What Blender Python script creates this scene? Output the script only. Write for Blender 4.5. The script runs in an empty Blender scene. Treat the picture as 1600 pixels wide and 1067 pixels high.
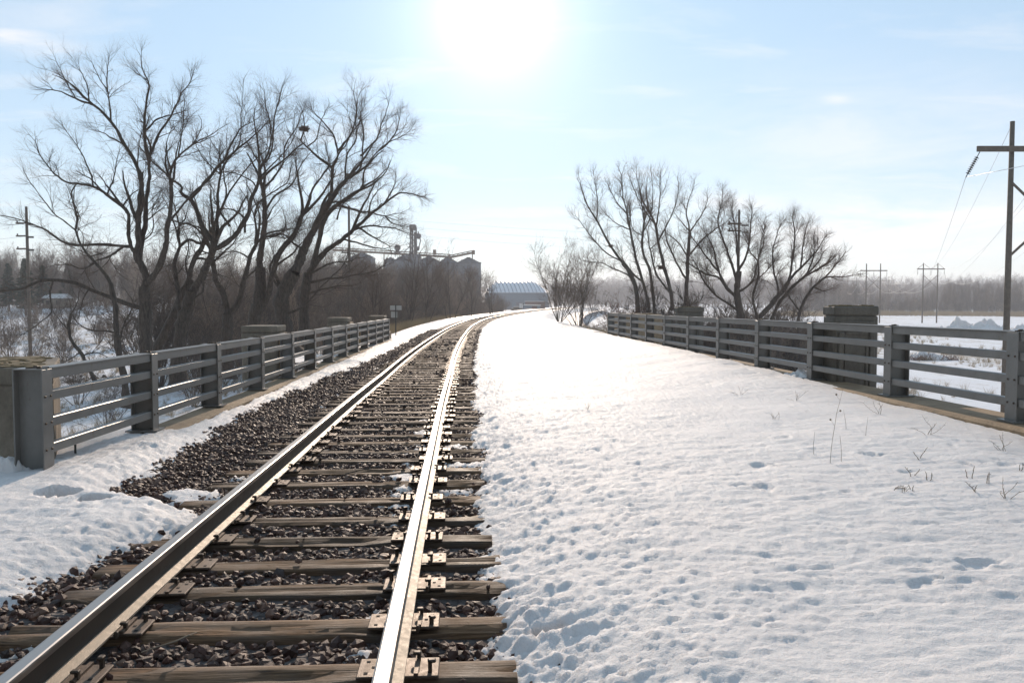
import bpy, math, random
import numpy as np

S = bpy.context.scene
COL = S.collection
F = 1291.0                      # focal length in photo pixels (1600 wide)
PITCH = math.radians(2.816)
CAMH = 1.48                     # metres above the rail heads

# ------------------------------------------------------------------ camera, sky, sun, exposure
cam = bpy.data.cameras.new('camera')
cam.sensor_width = 36.0
cam.lens = F / 1600.0 * 36.0
cam.clip_start = 0.1
cam.clip_end = 12000
cam_o = bpy.data.objects.new('camera', cam)
COL.objects.link(cam_o)
cam_o.location = (0, 0, CAMH)
cam_o.rotation_euler = (math.radians(90) - PITCH, 0, 0)
S.camera = cam_o

SUN_EL = math.radians(19.0)
SUN_AZ = math.radians(-1.15)     # from +Y towards +X
sun_dir = (math.sin(SUN_AZ) * math.cos(SUN_EL), math.cos(SUN_AZ) * math.cos(SUN_EL), math.sin(SUN_EL))

world = bpy.data.worlds.new('World')
S.world = world
world.use_nodes = True
wt = world.node_tree
wt.nodes.clear()
def wn(t, **k):
    n = wt.nodes.new(t)
    for a, b in k.items(): setattr(n, a, b)
    return n
sky = wn('ShaderNodeTexSky', sky_type='NISHITA', sun_disc=False)
sky.sun_elevation = SUN_EL
sky.sun_rotation = SUN_AZ
sky.altitude = 250
sky.air_density = 1.0
sky.dust_density = 0.05
sky.ozone_density = 1.0
bg = wn('ShaderNodeBackground')
bg.inputs['Strength'].default_value = 0.10
out = wn('ShaderNodeOutputWorld')
tc = wn('ShaderNodeTexCoord')
# aureole of the bright hazy sun
dot = wn('ShaderNodeVectorMath', operation='DOT_PRODUCT')
dot.inputs[1].default_value = sun_dir
nrm = wn('ShaderNodeVectorMath', operation='NORMALIZE')
wt.links.new(tc.outputs['Generated'], nrm.inputs[0])
wt.links.new(nrm.outputs[0], dot.inputs[0])
def wm(op, a, b=None, c=None, clamp=False):
    n = wn('ShaderNodeMath', operation=op, use_clamp=clamp)
    for i, v in enumerate((a, b, c)):
        if v is None: continue
        if isinstance(v, (int, float)): n.inputs[i].default_value = v
        else: wt.links.new(v, n.inputs[i])
    return n.outputs[0]
ang = wm('ARCCOSINE', wm('MINIMUM', dot.outputs['Value'], 0.999999))
core = wm('MULTIPLY', wm('EXPONENT', wm('DIVIDE', ang, -math.radians(2.3))), 13.5)
halo = wm('MULTIPLY', wm('EXPONENT', wm('DIVIDE', ang, -math.radians(9.0))), 1.3)
aur = wm('ADD', core, halo)
# thin cirrus
sep = wn('ShaderNodeSeparateXYZ')
wt.links.new(nrm.outputs[0], sep.inputs[0])
zc = wm('MAXIMUM', sep.outputs[2], 0.02)
comb = wn('ShaderNodeCombineXYZ')
wt.links.new(wm('DIVIDE', sep.outputs[0], wm('ADD', zc, 0.12)), comb.inputs[0])
wt.links.new(wm('DIVIDE', sep.outputs[1], wm('ADD', zc, 0.12)), comb.inputs[1])
mp = wn('ShaderNodeMapping')
mp.inputs['Scale'].default_value = (0.8, 1.9, 1)
mp.inputs['Location'].default_value = (3.1, 1.4, 0)
wt.links.new(comb.outputs[0], mp.inputs[0])
cn = wn('ShaderNodeTexNoise')
cn.inputs['Scale'].default_value = 1.5
cn.inputs['Detail'].default_value = 8
cn.inputs['Roughness'].default_value = 0.62
cn.inputs['Distortion'].default_value = 0.5
wt.links.new(mp.outputs[0], cn.inputs['Vector'])
cr = wn('ShaderNodeMapRange')
cr.inputs['From Min'].default_value = 0.50
cr.inputs['From Max'].default_value = 0.80
wt.links.new(cn.outputs['Fac'], cr.inputs['Value'])
def puff(px_, py_, wx_, wy_, amt):
    u_, w_ = (px_ - 800) / F, (470 - py_) / F
    az_ = wm('DIVIDE', sep.outputs[0], wm('MAXIMUM', sep.outputs[1], 0.05)); el_ = wm('DIVIDE', sep.outputs[2], wm('MAXIMUM', sep.outputs[1], 0.05))
    qa = wm('POWER', wm('DIVIDE', wm('SUBTRACT', az_, u_), wx_ / F), 2.0); qe = wm('POWER', wm('DIVIDE', wm('SUBTRACT', el_, w_), wy_ / F), 2.0)
    g_ = wm('EXPONENT', wm('MULTIPLY', wm('ADD', qa, qe), -1.0))
    return wm('MULTIPLY', g_, amt)
cn2 = wn('ShaderNodeTexNoise'); cn2.inputs['Scale'].default_value = 6.0; cn2.inputs['Detail'].default_value = 7; cn2.inputs['Roughness'].default_value = 0.62; cn2.inputs['Distortion'].default_value = 0.4
mp2 = wn('ShaderNodeMapping'); mp2.inputs['Scale'].default_value = (1.0, 1.0, 4.5); wt.links.new(nrm.outputs[0], mp2.inputs[0]); wt.links.new(mp2.outputs[0], cn2.inputs['Vector'])
cr2 = wn('ShaderNodeMapRange'); cr2.inputs['From Min'].default_value = 0.30; cr2.inputs['From Max'].default_value = 0.64; wt.links.new(cn2.outputs['Fac'], cr2.inputs['Value'])
pf = puff(1420, 362, 270, 40, 1.3)
for a_ in ((20, 66, 60, 13, .9), (1300, 160, 20, 7, .45), (1400, 230, 330, 100, .40), (1120, 312, 60, 14, .6), (60, 415, 300, 30, .4), (90, 84, 60, 12, .6)): pf = wm('ADD', pf, puff(*a_))
cloud = wm('MAXIMUM', wm('MULTIPLY', cr.outputs[0], 0.45), wm('MULTIPLY', wm('MINIMUM', pf, 1.0), cr2.outputs[0]))
skyadd = wn('ShaderNodeMix', data_type='RGBA')
wt.links.new(cloud, skyadd.inputs['Factor'])
tint = wn('ShaderNodeVectorMath', operation='MULTIPLY'); tint.inputs[1].default_value = (0.93, 1.0, 1.08)
wt.links.new(sky.outputs[0], tint.inputs[0]); 
veil = wn('ShaderNodeMix', data_type='RGBA'); veil.inputs['Factor'].default_value = 0.68
vcol = wn('ShaderNodeMix', data_type='RGBA'); vcol.inputs['A'].default_value = (4.3, 6.2, 7.9, 1); vcol.inputs['B'].default_value = (7.2, 7.7, 8.2, 1)
sep0 = wn('ShaderNodeSeparateXYZ'); wt.links.new(nrm.outputs[0], sep0.inputs[0])
wt.links.new(wm('EXPONENT', wm('DIVIDE', wm('MAXIMUM', sep0.outputs[2], 0.0), -0.13)), vcol.inputs['Factor'])
fall = wn('ShaderNodeVectorMath', operation='SCALE'); wt.links.new(vcol.outputs['Result'], fall.inputs[0])
wt.links.new(wm('MULTIPLY_ADD', dot.outputs['Value'], 0.44, 0.56), fall.inputs['Scale'])
wt.links.new(fall.outputs[0], veil.inputs['B'])
wt.links.new(tint.outputs[0], veil.inputs['A']); wt.links.new(veil.outputs['Result'], skyadd.inputs['A'])
skyadd.inputs['B'].default_value = (9.3, 8.7, 8.4, 1)
hz = wn('ShaderNodeVectorMath', operation='SCALE')
hz.inputs[0].default_value = (1.0, 1.0, 1.0)
wt.links.new(aur, hz.inputs['Scale'])
tot = wn('ShaderNodeVectorMath', operation='ADD')
wt.links.new(skyadd.outputs['Result'], tot.inputs[0])
wt.links.new(hz.outputs[0], tot.inputs[1])
wt.links.new(tot.outputs[0], bg.inputs['Color'])
wt.links.new(bg.outputs[0], out.inputs['Surface'])

sun = bpy.data.lights.new('sun', 'SUN')
sun.energy = 3.3
sun.angle = math.radians(0.6)
sun.color = (1.0, 0.81, 0.64)
sun_o = bpy.data.objects.new('sun', sun)
COL.objects.link(sun_o)
sun_o.rotation_euler = (math.radians(90) - SUN_EL, 0, math.pi - SUN_AZ)

S.view_settings.view_transform = 'Standard'
S.view_settings.look = 'None'
S.view_settings.gamma = 1
S.view_settings.exposure = 0.34
S.view_settings.use_curve_mapping = False
S.render.engine = 'CYCLES'
S.cycles.use_denoising = True
S.cycles.max_bounces = 5
S.cycles.diffuse_bounces = 3
S.cycles.glossy_bounces = 2
S.cycles.transmission_bounces = 2
S.cycles.volume_bounces = 1
S.cycles.transparent_max_bounces = 4
S.cycles.caustics_reflective = False
S.cycles.caustics_refractive = False
S.cycles.sample_clamp_indirect = 4

rng = np.random.default_rng(7)
R_ = random.Random(11)

# ------------------------------------------------------------------ places along the line
def zt(Y):
    return -1.1 * (1 - np.exp(-np.maximum(Y, -40) / 130.0))
CL = np.array([(-30, 0.8), (-8, -0.53), (0, -1.06), (3.2, -1.276), (6, -1.455), (8.4, -1.60), (14, -1.93), (18, -2.14), (25, -2.53), (34.5, -2.96),
               (46, -3.37), (60, -3.75), (73, -3.88), (87, -3.86), (104, -3.45), (124, -2.3), (145, -0.6),
               (170, 1.85), (200, 5.0), (229, 8.6), (270, 14.5), (330, 25), (420, 44)])
def _herm(xs, ys):
    d = np.gradient(ys, xs)
    def fn(x):
        x = np.asarray(x, float)
        i = np.clip(np.searchsorted(xs, x) - 1, 0, len(xs) - 2)
        h = xs[i + 1] - xs[i]
        t = np.clip((x - xs[i]) / h, 0, 1)
        return ((2*t**3 - 3*t**2 + 1) * ys[i] + (t**3 - 2*t**2 + t) * h * d[i]
                + (-2*t**3 + 3*t**2) * ys[i+1] + (t**3 - t**2) * h * d[i+1])
    return fn
cx = _herm(CL[:, 0], CL[:, 1])
def heading(Y):
    return math.atan(float(cx(Y + .5) - cx(Y - .5)))
def ray(px, py):
    u = (px - 800) / F; v = (533.5 - py) / F
    d = math.cos(PITCH) + v * math.sin(PITCH)
    return u / d, (-math.sin(PITCH) + v * math.cos(PITCH)) / d
def P(px, py, Y):
    a, b = ray(px, py)
    return np.array((a * Y, Y, CAMH + b * Y))

# ------------------------------------------------------------------ noise
def _hash(ix, iy, seed):
    h = (ix.astype(np.int64) * 374761393 + iy.astype(np.int64) * 668265263 + seed * 1442695041) & 0xffffffff
    h = ((h ^ (h >> 13)) * 1274126177) & 0xffffffff
    return ((h ^ (h >> 16)) & 0xffff) / 65535.0
def vnoise(x, y, seed=0):
    ix = np.floor(x); iy = np.floor(y)
    fx = x - ix; fy = y - iy
    fx = fx*fx*fx*(fx*(fx*6-15)+10); fy = fy*fy*fy*(fy*(fy*6-15)+10)
    a = _hash(ix, iy, seed); b = _hash(ix+1, iy, seed); c = _hash(ix, iy+1, seed); d = _hash(ix+1, iy+1, seed)
    return ((a*(1-fx)+b*fx)*(1-fy) + (c*(1-fx)+d*fx)*fy) * 2 - 1
def fbm(x, y, seed=0, octv=4, gain=.5):
    s = 0; a = 1; t = 0
    for o in range(octv):
        c, sn = math.cos(o * 1.1 + .3), math.sin(o * 1.1 + .3)
        s = s + a * vnoise((x*c - y*sn) * 2**o, (x*sn + y*c) * 2**o, seed + o * 17); t += a; a *= gain
    return s / t
def sstep(e0, e1, x):
    t = np.clip((x - e0) / (e1 - e0), 0, 1)
    return t*t*(3-2*t)

# ------------------------------------------------------------------ mesh helpers
def mesh_np(name, V, Q=None, T=None, smooth=True, mats=()):
    me = bpy.data.meshes.new(name)
    V = np.ascontiguousarray(V, np.float32).reshape(-1, 3)
    me.vertices.add(len(V)); me.vertices.foreach_set('co', V.ravel())
    nq = 0 if Q is None else len(Q); nt = 0 if T is None else len(T)
    loops = []
    if nq: loops.append(np.asarray(Q, np.int32).ravel())
    if nt: loops.append(np.asarray(T, np.int32).ravel())
    loops = np.concatenate(loops)
    me.loops.add(len(loops)); me.loops.foreach_set('vertex_index', loops)
    me.polygons.add(nq + nt)
    ls = np.concatenate([np.arange(nq) * 4, nq * 4 + np.arange(nt) * 3]).astype(np.int32)
    me.polygons.foreach_set('loop_start', ls)
    if smooth: me.polygons.foreach_set('use_smooth', np.ones(nq + nt, bool))
    me.update(calc_edges=True)
    me.validate()
    for m in mats: me.materials.append(m)
    return me

class MB:
    """collects simple shapes of one part"""
    def __init__(s): s.v = []; s.f = []
    def add(s, vs, fs):
        o = len(s.v); s.v += [tuple(map(float, v)) for v in vs]; s.f += [tuple(i + o for i in f) for f in fs]
    def box(s, c, d, rz=0.0, bev=0.0, taper=1.0, rx=0.0, ry=0.0):
        hx, hy, hz = d[0]/2, d[1]/2, d[2]/2
        if bev <= 0:
            vs = [(sx*hx*(taper if sz > 0 else 1), sy*hy*(taper if sz > 0 else 1), sz*hz) for sz in (-1, 1) for sx, sy in ((-1,-1),(1,-1),(1,1),(-1,1))]
            fs = [(0,3,2,1),(4,5,6,7),(0,1,5,4),(1,2,6,5),(2,3,7,6),(3,0,4,7)]
        else:
            vs = []; fs = []
            b = min(bev, hx*.9, hy*.9, hz*.9)
            rings = [(-hz, b), (-hz+b, 0), (hz-b, 0), (hz, b)]
            for z, q in rings:
                X, Y = hx-q, hy-q
                c2 = b if q == 0 else b*.5
                for px, py in ((-X+c2,-Y),(X-c2,-Y),(X,-Y+c2),(X,Y-c2),(X-c2,Y),(-X+c2,Y),(-X,Y-c2),(-X,-Y+c2)):
                    vs.append((px, py, z))
            for k in range(3):
                for i in range(8):
                    j = (i+1) % 8
                    fs.append((k*8+i, k*8+j, k*8+8+j, k*8+8+i))
            fs.append(tuple(reversed(range(8)))); fs.append(tuple(range(24, 32)))
        ca, sa = math.cos(rz), math.sin(rz)
        cxx, sxx = math.cos(rx), math.sin(rx); cyy, syy = math.cos(ry), math.sin(ry)
        o = []
        for x, y, z in vs:
            y, z = y*cxx - z*sxx, y*sxx + z*cxx
            x, z = x*cyy + z*syy, -x*syy + z*cyy
            o.append((c[0] + x*ca - y*sa, c[1] + x*sa + y*ca, c[2] + z))
        s.add(o, fs)
    def tube(s, pts, rad, k=8, cap=True):
        pts = [np.array(p, float) for p in pts]
        n = len(pts)
        rad = [rad]*n if isinstance(rad, (int, float)) else rad
        vs = []; fs = []
        ov = pts[-1] - pts[0]; ref = np.array((0., 0, 1)) if abs(ov[2]) < .7*np.linalg.norm(ov) else np.array((1., 0.2, 0))
        for i in range(n):
            t = pts[min(i+1, n-1)] - pts[max(i-1, 0)]; t = t / (np.linalg.norm(t) + 1e-9)
            u = np.cross(t, ref); u /= (np.linalg.norm(u) + 1e-9); w = np.cross(t, u)
            for j in range(k):
                a = 2*math.pi*j/k
                vs.append(pts[i] + rad[i]*(math.cos(a)*u + math.sin(a)*w))
        for i in range(n-1):
            for j in range(k):
                j2 = (j+1) % k
                fs.append((i*k+j, i*k+j2, (i+1)*k+j2, (i+1)*k+j))
        if cap: fs.append(tuple(reversed(range(k)))); fs.append(tuple(range((n-1)*k, n*k)))
        s.add(vs, fs)
    def prism(s, poly, axis_pts):
        """poly (x across, z up) swept along list of (pos, heading)"""
        k = len(poly); vs = []; fs = []
        for (p, h) in axis_pts:
            c, sn = math.cos(h), math.sin(h)
            for a, b in poly: vs.append((p[0] + a*c, p[1] - a*sn, p[2] + b))
        n = len(axis_pts)
        for i in range(n-1):
            for j in range(k):
                j2 = (j+1) % k
                fs.append((i*k+j, i*k+j2, (i+1)*k+j2, (i+1)*k+j))
        fs.append(tuple(range(k))); fs.append(tuple(reversed(range((n-1)*k, n*k))))
        s.add(vs, fs)
    def lathe(s, prof, c, k=20):
        vs = []; fs = []
        for r, z in prof:
            for j in range(k):
                a = 2*math.pi*j/k; vs.append((c[0]+r*math.cos(a), c[1]+r*math.sin(a), c[2]+z))
        for i in range(len(prof)-1):
            for j in range(k):
                j2 = (j+1) % k
                fs.append((i*k+j, i*k+j2, (i+1)*k+j2, (i+1)*k+j))
        fs.append(tuple(reversed(range(k)))); fs.append(tuple(range((len(prof)-1)*k, len(prof)*k)))
        s.add(vs, fs)
    def mesh(s, name, mat, smooth=False):
        me = bpy.data.meshes.new(name)
        me.from_pydata(s.v, [], s.f)
        if smooth: me.polygons.foreach_set('use_smooth', [True]*len(me.polygons))
        me.update(); me.materials.append(mat)
        return me
    def build(s, name, mat, parent=None, smooth=False, **k):
        return put(name, s.mesh(name, mat, smooth), parent, **k)

def put(name, me, parent=None, loc=(0,0,0), rz=0.0, **k):
    o = bpy.data.objects.new(name, me); COL.objects.link(o)
    o.location = loc; o.rotation_euler = (0, 0, rz)
    if parent is not None: o.parent = parent
    for a, b in k.items(): o[a] = b
    return o
def thing(name, label, cat, loc=(0,0,0), rz=0.0, group=None):
    o = put(name, None, None, loc, rz, label=label, category=cat)
    if group: o['group'] = group
    return o
def tag(o, label, cat, group=None):
    o['label'] = label; o['category'] = cat
    if group: o['group'] = group
    return o

# ------------------------------------------------------------------ materials
def mat(name, base, rough=.7, metal=0.0, spec=.5):
    m = bpy.data.materials.new(name); m.use_nodes = True
    b = m.node_tree.nodes['Principled BSDF']
    b.inputs['Base Color'].default_value = (*base, 1); b.inputs['Roughness'].default_value = rough
    b.inputs['Metallic'].default_value = metal
    b.inputs['Specular IOR Level'].default_value = spec
    return m
def N(m, t, **k):
    n = m.node_tree.nodes.new(t)
    for a, b in k.items(): setattr(n, a, b)
    return n
def L(m, a, b): m.node_tree.links.new(a, b)
def bs(m): return m.node_tree.nodes['Principled BSDF']
def noise(m, scale, detail=4, rough=.55, coord='Object', sc=(1,1,1), dist=0.0):
    t = N(m, 'ShaderNodeTexCoord'); p = N(m, 'ShaderNodeMapping'); p.inputs['Scale'].default_value = sc
    n = N(m, 'ShaderNodeTexNoise'); n.inputs['Scale'].default_value = scale
    n.inputs['Detail'].default_value = detail; n.inputs['Roughness'].default_value = rough; n.inputs['Distortion'].default_value = dist
    L(m, t.outputs[coord], p.inputs[0]); L(m, p.outputs[0], n.inputs['Vector'])
    return n.outputs['Fac']
def ramp(m, fac, stops):
    r = N(m, 'ShaderNodeValToRGB')
    e = r.color_ramp.elements
    while len(e) < len(stops): e.new(.5)
    for i, (p, c) in enumerate(stops): e[i].position = p; e[i].color = (*c, 1) if len(c) == 3 else c
    L(m, fac, r.inputs[0]); return r.outputs['Color']
def mixc(m, fac, a, b, mode='MIX'):
    x = N(m, 'ShaderNodeMix', data_type='RGBA', blend_type=mode)
    for s, v in (('Factor', fac), ('A', a), ('B', b)):
        if isinstance(v, (int, float)): x.inputs[s].default_value = v
        elif isinstance(v, tuple): x.inputs[s].default_value = (*v, 1)
        else: L(m, v, x.inputs[s])
    return x.outputs['Result']
def mrange(m, v, a, b, c=0.0, d=1.0):
    x = N(m, 'ShaderNodeMapRange')
    x.inputs['From Min'].default_value = a; x.inputs['From Max'].default_value = b
    x.inputs['To Min'].default_value = c; x.inputs['To Max'].default_value = d
    L(m, v, x.inputs['Value']); return x.outputs[0]
def bump(m, h, st=.3, dist=.01):
    b = N(m, 'ShaderNodeBump'); b.inputs['Strength'].default_value = st; b.inputs['Distance'].default_value = dist
    L(m, h, b.inputs['Height']); L(m, b.outputs[0], bs(m).inputs['Normal']); return b

def m_snow():
    m = mat('snow', (.9,.9,.9), .6)
    n1 = noise(m, 1.3, 5)
    c = ramp(m, n1, [(.3, (.80,.755,.73)), (.7, (.87,.825,.795))])
    dirt = noise(m, 2.1, 8, .7)
    c = mixc(m, mrange(m, dirt, .66, .78, 0, .35), c, (.42,.36,.28))
    at = N(m, 'ShaderNodeAttribute'); at.attribute_name = 'dirt'
    c = mixc(m, at.outputs['Fac'], c, (.36,.31,.26))
    L(m, c, bs(m).inputs['Base Color'])
    g = noise(m, 160, 3, .7); g2 = noise(m, 34, 5, .65)
    a = N(m, 'ShaderNodeMath', operation='MULTIPLY_ADD'); L(m, g2, a.inputs[0]); a.inputs[1].default_value = 2.2; L(m, g, a.inputs[2])
    bump(m, a.outputs[0], .8, .008)
    b = bs(m); b.inputs['Subsurface Weight'].default_value = 0.35; b.inputs['Subsurface Radius'].default_value = (1.0,.85,.75); b.inputs['Subsurface Scale'].default_value = 0.035
    b.inputs['Specular IOR Level'].default_value = .12
    return m
M = {}
M['snow'] = m_snow()
def m_plain():
    m = mat('snowy_field', (.8,.8,.82), .8)
    n = noise(m, .05, 8, .68, sc=(1, .35, 1)); n2 = noise(m, .9, 6, .8, sc=(1,.4,1))
    a = N(m, 'ShaderNodeMath', operation='ADD'); L(m, n, a.inputs[0]); L(m, n2, a.inputs[1])
    c = mixc(m, mrange(m, a.outputs[0], 1.02, 1.22, 0, .75), (.84,.85,.88), (.34,.26,.16))
    L(m, c, bs(m).inputs['Base Color'])
    bump(m, noise(m, 2.2, 6, .7), .6, .12)
    return m
M['field'] = m_plain()
def m_gravel():
    m = mat('dark_gravel', (.05,.045,.045), .8)
    t = N(m, 'ShaderNodeTexCoord'); v = N(m, 'ShaderNodeTexVoronoi'); v.inputs['Scale'].default_value = 26
    L(m, t.outputs['Object'], v.inputs['Vector'])
    c = ramp(m, v.outputs['Color'], [(0, (.03,.025,.025)), (.5, (.07,.055,.05)), (1, (.13,.11,.10))])
    L(m, c, bs(m).inputs['Base Color'])
    bump(m, v.outputs['Distance'], .9, .03)
    return m
M['gravel'] = m_gravel()
def m_stone():
    m = mat('crushed_stone', (.08,.07,.07), .55, 0, .3)
    oi = N(m, 'ShaderNodeObjectInfo')
    c = ramp(m, oi.outputs['Random'], [(0, (.042,.025,.019)), (.35, (.115,.050,.033)), (.6, (.078,.045,.034)), (.85, (.17,.088,.060)), (1, (.28,.175,.12))])
    n = noise(m, 40, 4, .7)
    c = mixc(m, .5, c, ramp(m, n, [(.3, (.35,.33,.33)), (.7, (1,1,1))]), 'MULTIPLY')
    L(m, c, bs(m).inputs['Base Color'])
    bump(m, n, .5, .004)
    return m
M['stone'] = m_stone()
def m_wood():
    m = mat('weathered_tie', (.16,.12,.085), .62)
    oi = N(m, 'ShaderNodeObjectInfo')
    g = noise(m, 9, 8, .65, sc=(.35, 9, 9), dist=.3)
    c = ramp(m, g, [(.28, (.030,.018,.011)), (.45, (.13,.070,.033)), (.62, (.235,.140,.074)), (.8, (.36,.245,.145))])
    n2 = noise(m, 2.2, 5, .6)
    c = mixc(m, mrange(m, n2, .45, .7, 0, .7), c, (.06,.045,.035))
    h = N(m, 'ShaderNodeHueSaturation'); L(m, mrange(m, oi.outputs['Random'], 0, 1, .42, 1.15), h.inputs['Value']); L(m, c, h.inputs['Color'])
    L(m, h.outputs[0], bs(m).inputs['Base Color'])
    L(m, mrange(m, n2, .3, .75, .85, .5), bs(m).inputs['Roughness']); bs(m).inputs['Specular IOR Level'].default_value = .3
    bump(m, g, .9, .012)
    return m
M['tie'] = m_wood()
def m_metal(name, a, b, rough, scale=9, metal=0.0, st=.2):
    m = mat(name, a, rough, metal)
    n = noise(m, scale, 6, .7)
    L(m, ramp(m, n, [(.35, a), (.68, b)]), bs(m).inputs['Base Color'])
    L(m, mrange(m, n, .3, .7, rough*.8, min(1, rough*1.25)), bs(m).inputs['Roughness'])
    bump(m, noise(m, scale*9, 3), st, .003)
    return m
M['railhead'] = mat('polished_rail_head', (.36,.34,.32), .3, 1.0)
_n = noise(M['railhead'], 3, 4, .6, sc=(60, .5, 10))
L(M['railhead'], mrange(M['railhead'], _n, .3, .7, .30, .50), bs(M['railhead']).inputs['Roughness'])
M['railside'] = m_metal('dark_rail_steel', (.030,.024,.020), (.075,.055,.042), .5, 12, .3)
M['railfoot'] = m_metal('tan_rail_foot', (.20,.155,.11), (.30,.25,.19), .55, 25, .2, .5)  # foot coloured tan and paler than the web
M['plate'] = m_metal('rusted_plate', (.10,.062,.040), (.19,.135,.095), .55, 22, .3, .6)
M['spike'] = m_metal('rusted_spike', (.05,.034,.024), (.12,.08,.05), .6, 30, .3)
M['hole'] = mat('plate_hole', (.008,.007,.006), .9)
M['paint'] = m_metal('grey_railing_paint', (.150,.142,.130), (.200,.190,.175), .38, 3.5)
_rn = noise(M['paint'], 5, 9, .75, sc=(1,1,.35)); _lk = bs(M['paint']).inputs['Base Color'].links[0].from_socket
L(M['paint'], mixc(M['paint'], mrange(M['paint'], _rn, .57, .68, 0, .7), _lk, (.12,.065,.035)), bs(M['paint']).inputs['Base Color'])
M['paint'].node_tree.nodes['Principled BSDF'].inputs['Specular IOR Level'].default_value = .6
def m_conc(name='old_concrete', a=(.22,.18,.135), b=(.36,.305,.235), st=.5):
    m = mat(name, a, .85)
    n = noise(m, 1.6, 7, .7, sc=(1,1,.5)); n2 = noise(m, 26, 5, .7)
    c = ramp(m, n, [(.3, tuple(x*.55 for x in a)), (.5, a), (.72, b)])
    c = mixc(m, .35, c, ramp(m, n2, [(.35, (.5,.48,.44)), (.65, (1,1,1))]), 'MULTIPLY')
    n3 = noise(m, 3.3, 6, .7, sc=(2.2,2.2,.25))
    c = mixc(m, mrange(m, n3, .58, .72, 0, .6), c, (.09,.075,.055))
    L(m, c, bs(m).inputs['Base Color'])
    a2 = N(m, 'ShaderNodeMath', operation='ADD'); L(m, n, a2.inputs[0]); L(m, n2, a2.inputs[1])
    bump(m, a2.outputs[0], st, .02)
    return m
M['conc'] = m_conc()
M['conc_tan'] = m_conc('tan_concrete', (.36,.25,.15), (.47,.34,.21))
M['conc_dark'] = m_conc('shaded_concrete', (.15,.13,.105), (.24,.21,.17))  # darker copy of the concrete: shade on the right pylons put into colour
M['moss'] = m_metal('dead_moss', (.14,.10,.045), (.24,.17,.085), .95, 14, 0, 1.0)
def m_bark(name, a, b):
    m = mat(name, a, .9, 0, .2)
    n = noise(m, 5, 6, .7, sc=(3,3,.7))
    L(m, ramp(m, n, [(.35, a), (.7, b)]), bs(m).inputs['Base Color'])
    bump(m, n, .9, .03)
    return m
M['bark'] = m_bark('dark_bark', (.065,.052,.043), (.15,.122,.10))
M['bark_pale'] = m_bark('pale_bark', (.10,.085,.070), (.19,.165,.135))
M['bark_brown'] = m_bark('brown_bark', (.085,.064,.052), (.16,.125,.10))
M['twig'] = mat('twig', (.17,.125,.10), .85, 0, .2)
M['twig_red'] = mat('twig_red', (.20,.105,.075), .85, 0, .2)
M['brush'] = mat('brush_wood', (.135,.100,.078), .9, 0, .1)
_o = N(M['brush'], 'ShaderNodeObjectInfo')
L(M['brush'], ramp(M['brush'], _o.outputs['Random'], [(0, (.11,.090,.077)), (.4, (.20,.155,.125)), (.7, (.17,.145,.128)), (1, (.33,.25,.19))]), bs(M['brush']).inputs['Base Color'])
M['conifer'] = mat('conifer', (.035,.05,.035), .9, 0, .1)
M['grass'] = mat('dry_grass', (.42,.31,.18), .9, 0, .2)
M['pole'] = m_metal('pole_wood', (.12,.095,.075), (.20,.165,.13), .85, 6)
M['ins'] = mat('insulator', (.045,.035,.03), .3)
M['wire'] = mat('bare_wire', (.62,.62,.62), .35, .8)
M['bin'] = m_metal('galvanised_bin', (.15,.165,.185), (.215,.23,.25), .5, .6, .4)
M['binroof'] = m_metal('bin_roof', (.08,.09,.11), (.13,.145,.165), .5, .6, .4)
M['rust'] = m_metal('conveyor_steel', (.20,.13,.09), (.30,.21,.15), .7, 1.5)
M['tower'] = m_metal('tower_steel', (.16,.16,.17), (.24,.24,.25), .6, 1.5)
M['roofwhite'] = mat('pale_roof_sheet', (.88,.89,.92), .4)
M['roofrib'] = mat('roof_rib', (.42,.46,.52), .5)
M['bluewall'] = mat('blue_wall', (.20,.24,.28), .7)
M['signback'] = m_metal('sign_back', (.42,.42,.41), (.52,.52,.50), .45, 4, .5)
M['sign_post'] = mat('sign_post', (.05,.055,.05), .6)
M['white'] = mat('white_paint', (.75,.75,.73), .6)
M['redbrown'] = mat('red_brown_siding', (.17,.10,.085), .7)
M['rope'] = mat('pale_twig', (.26,.20,.14), .8)

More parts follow.
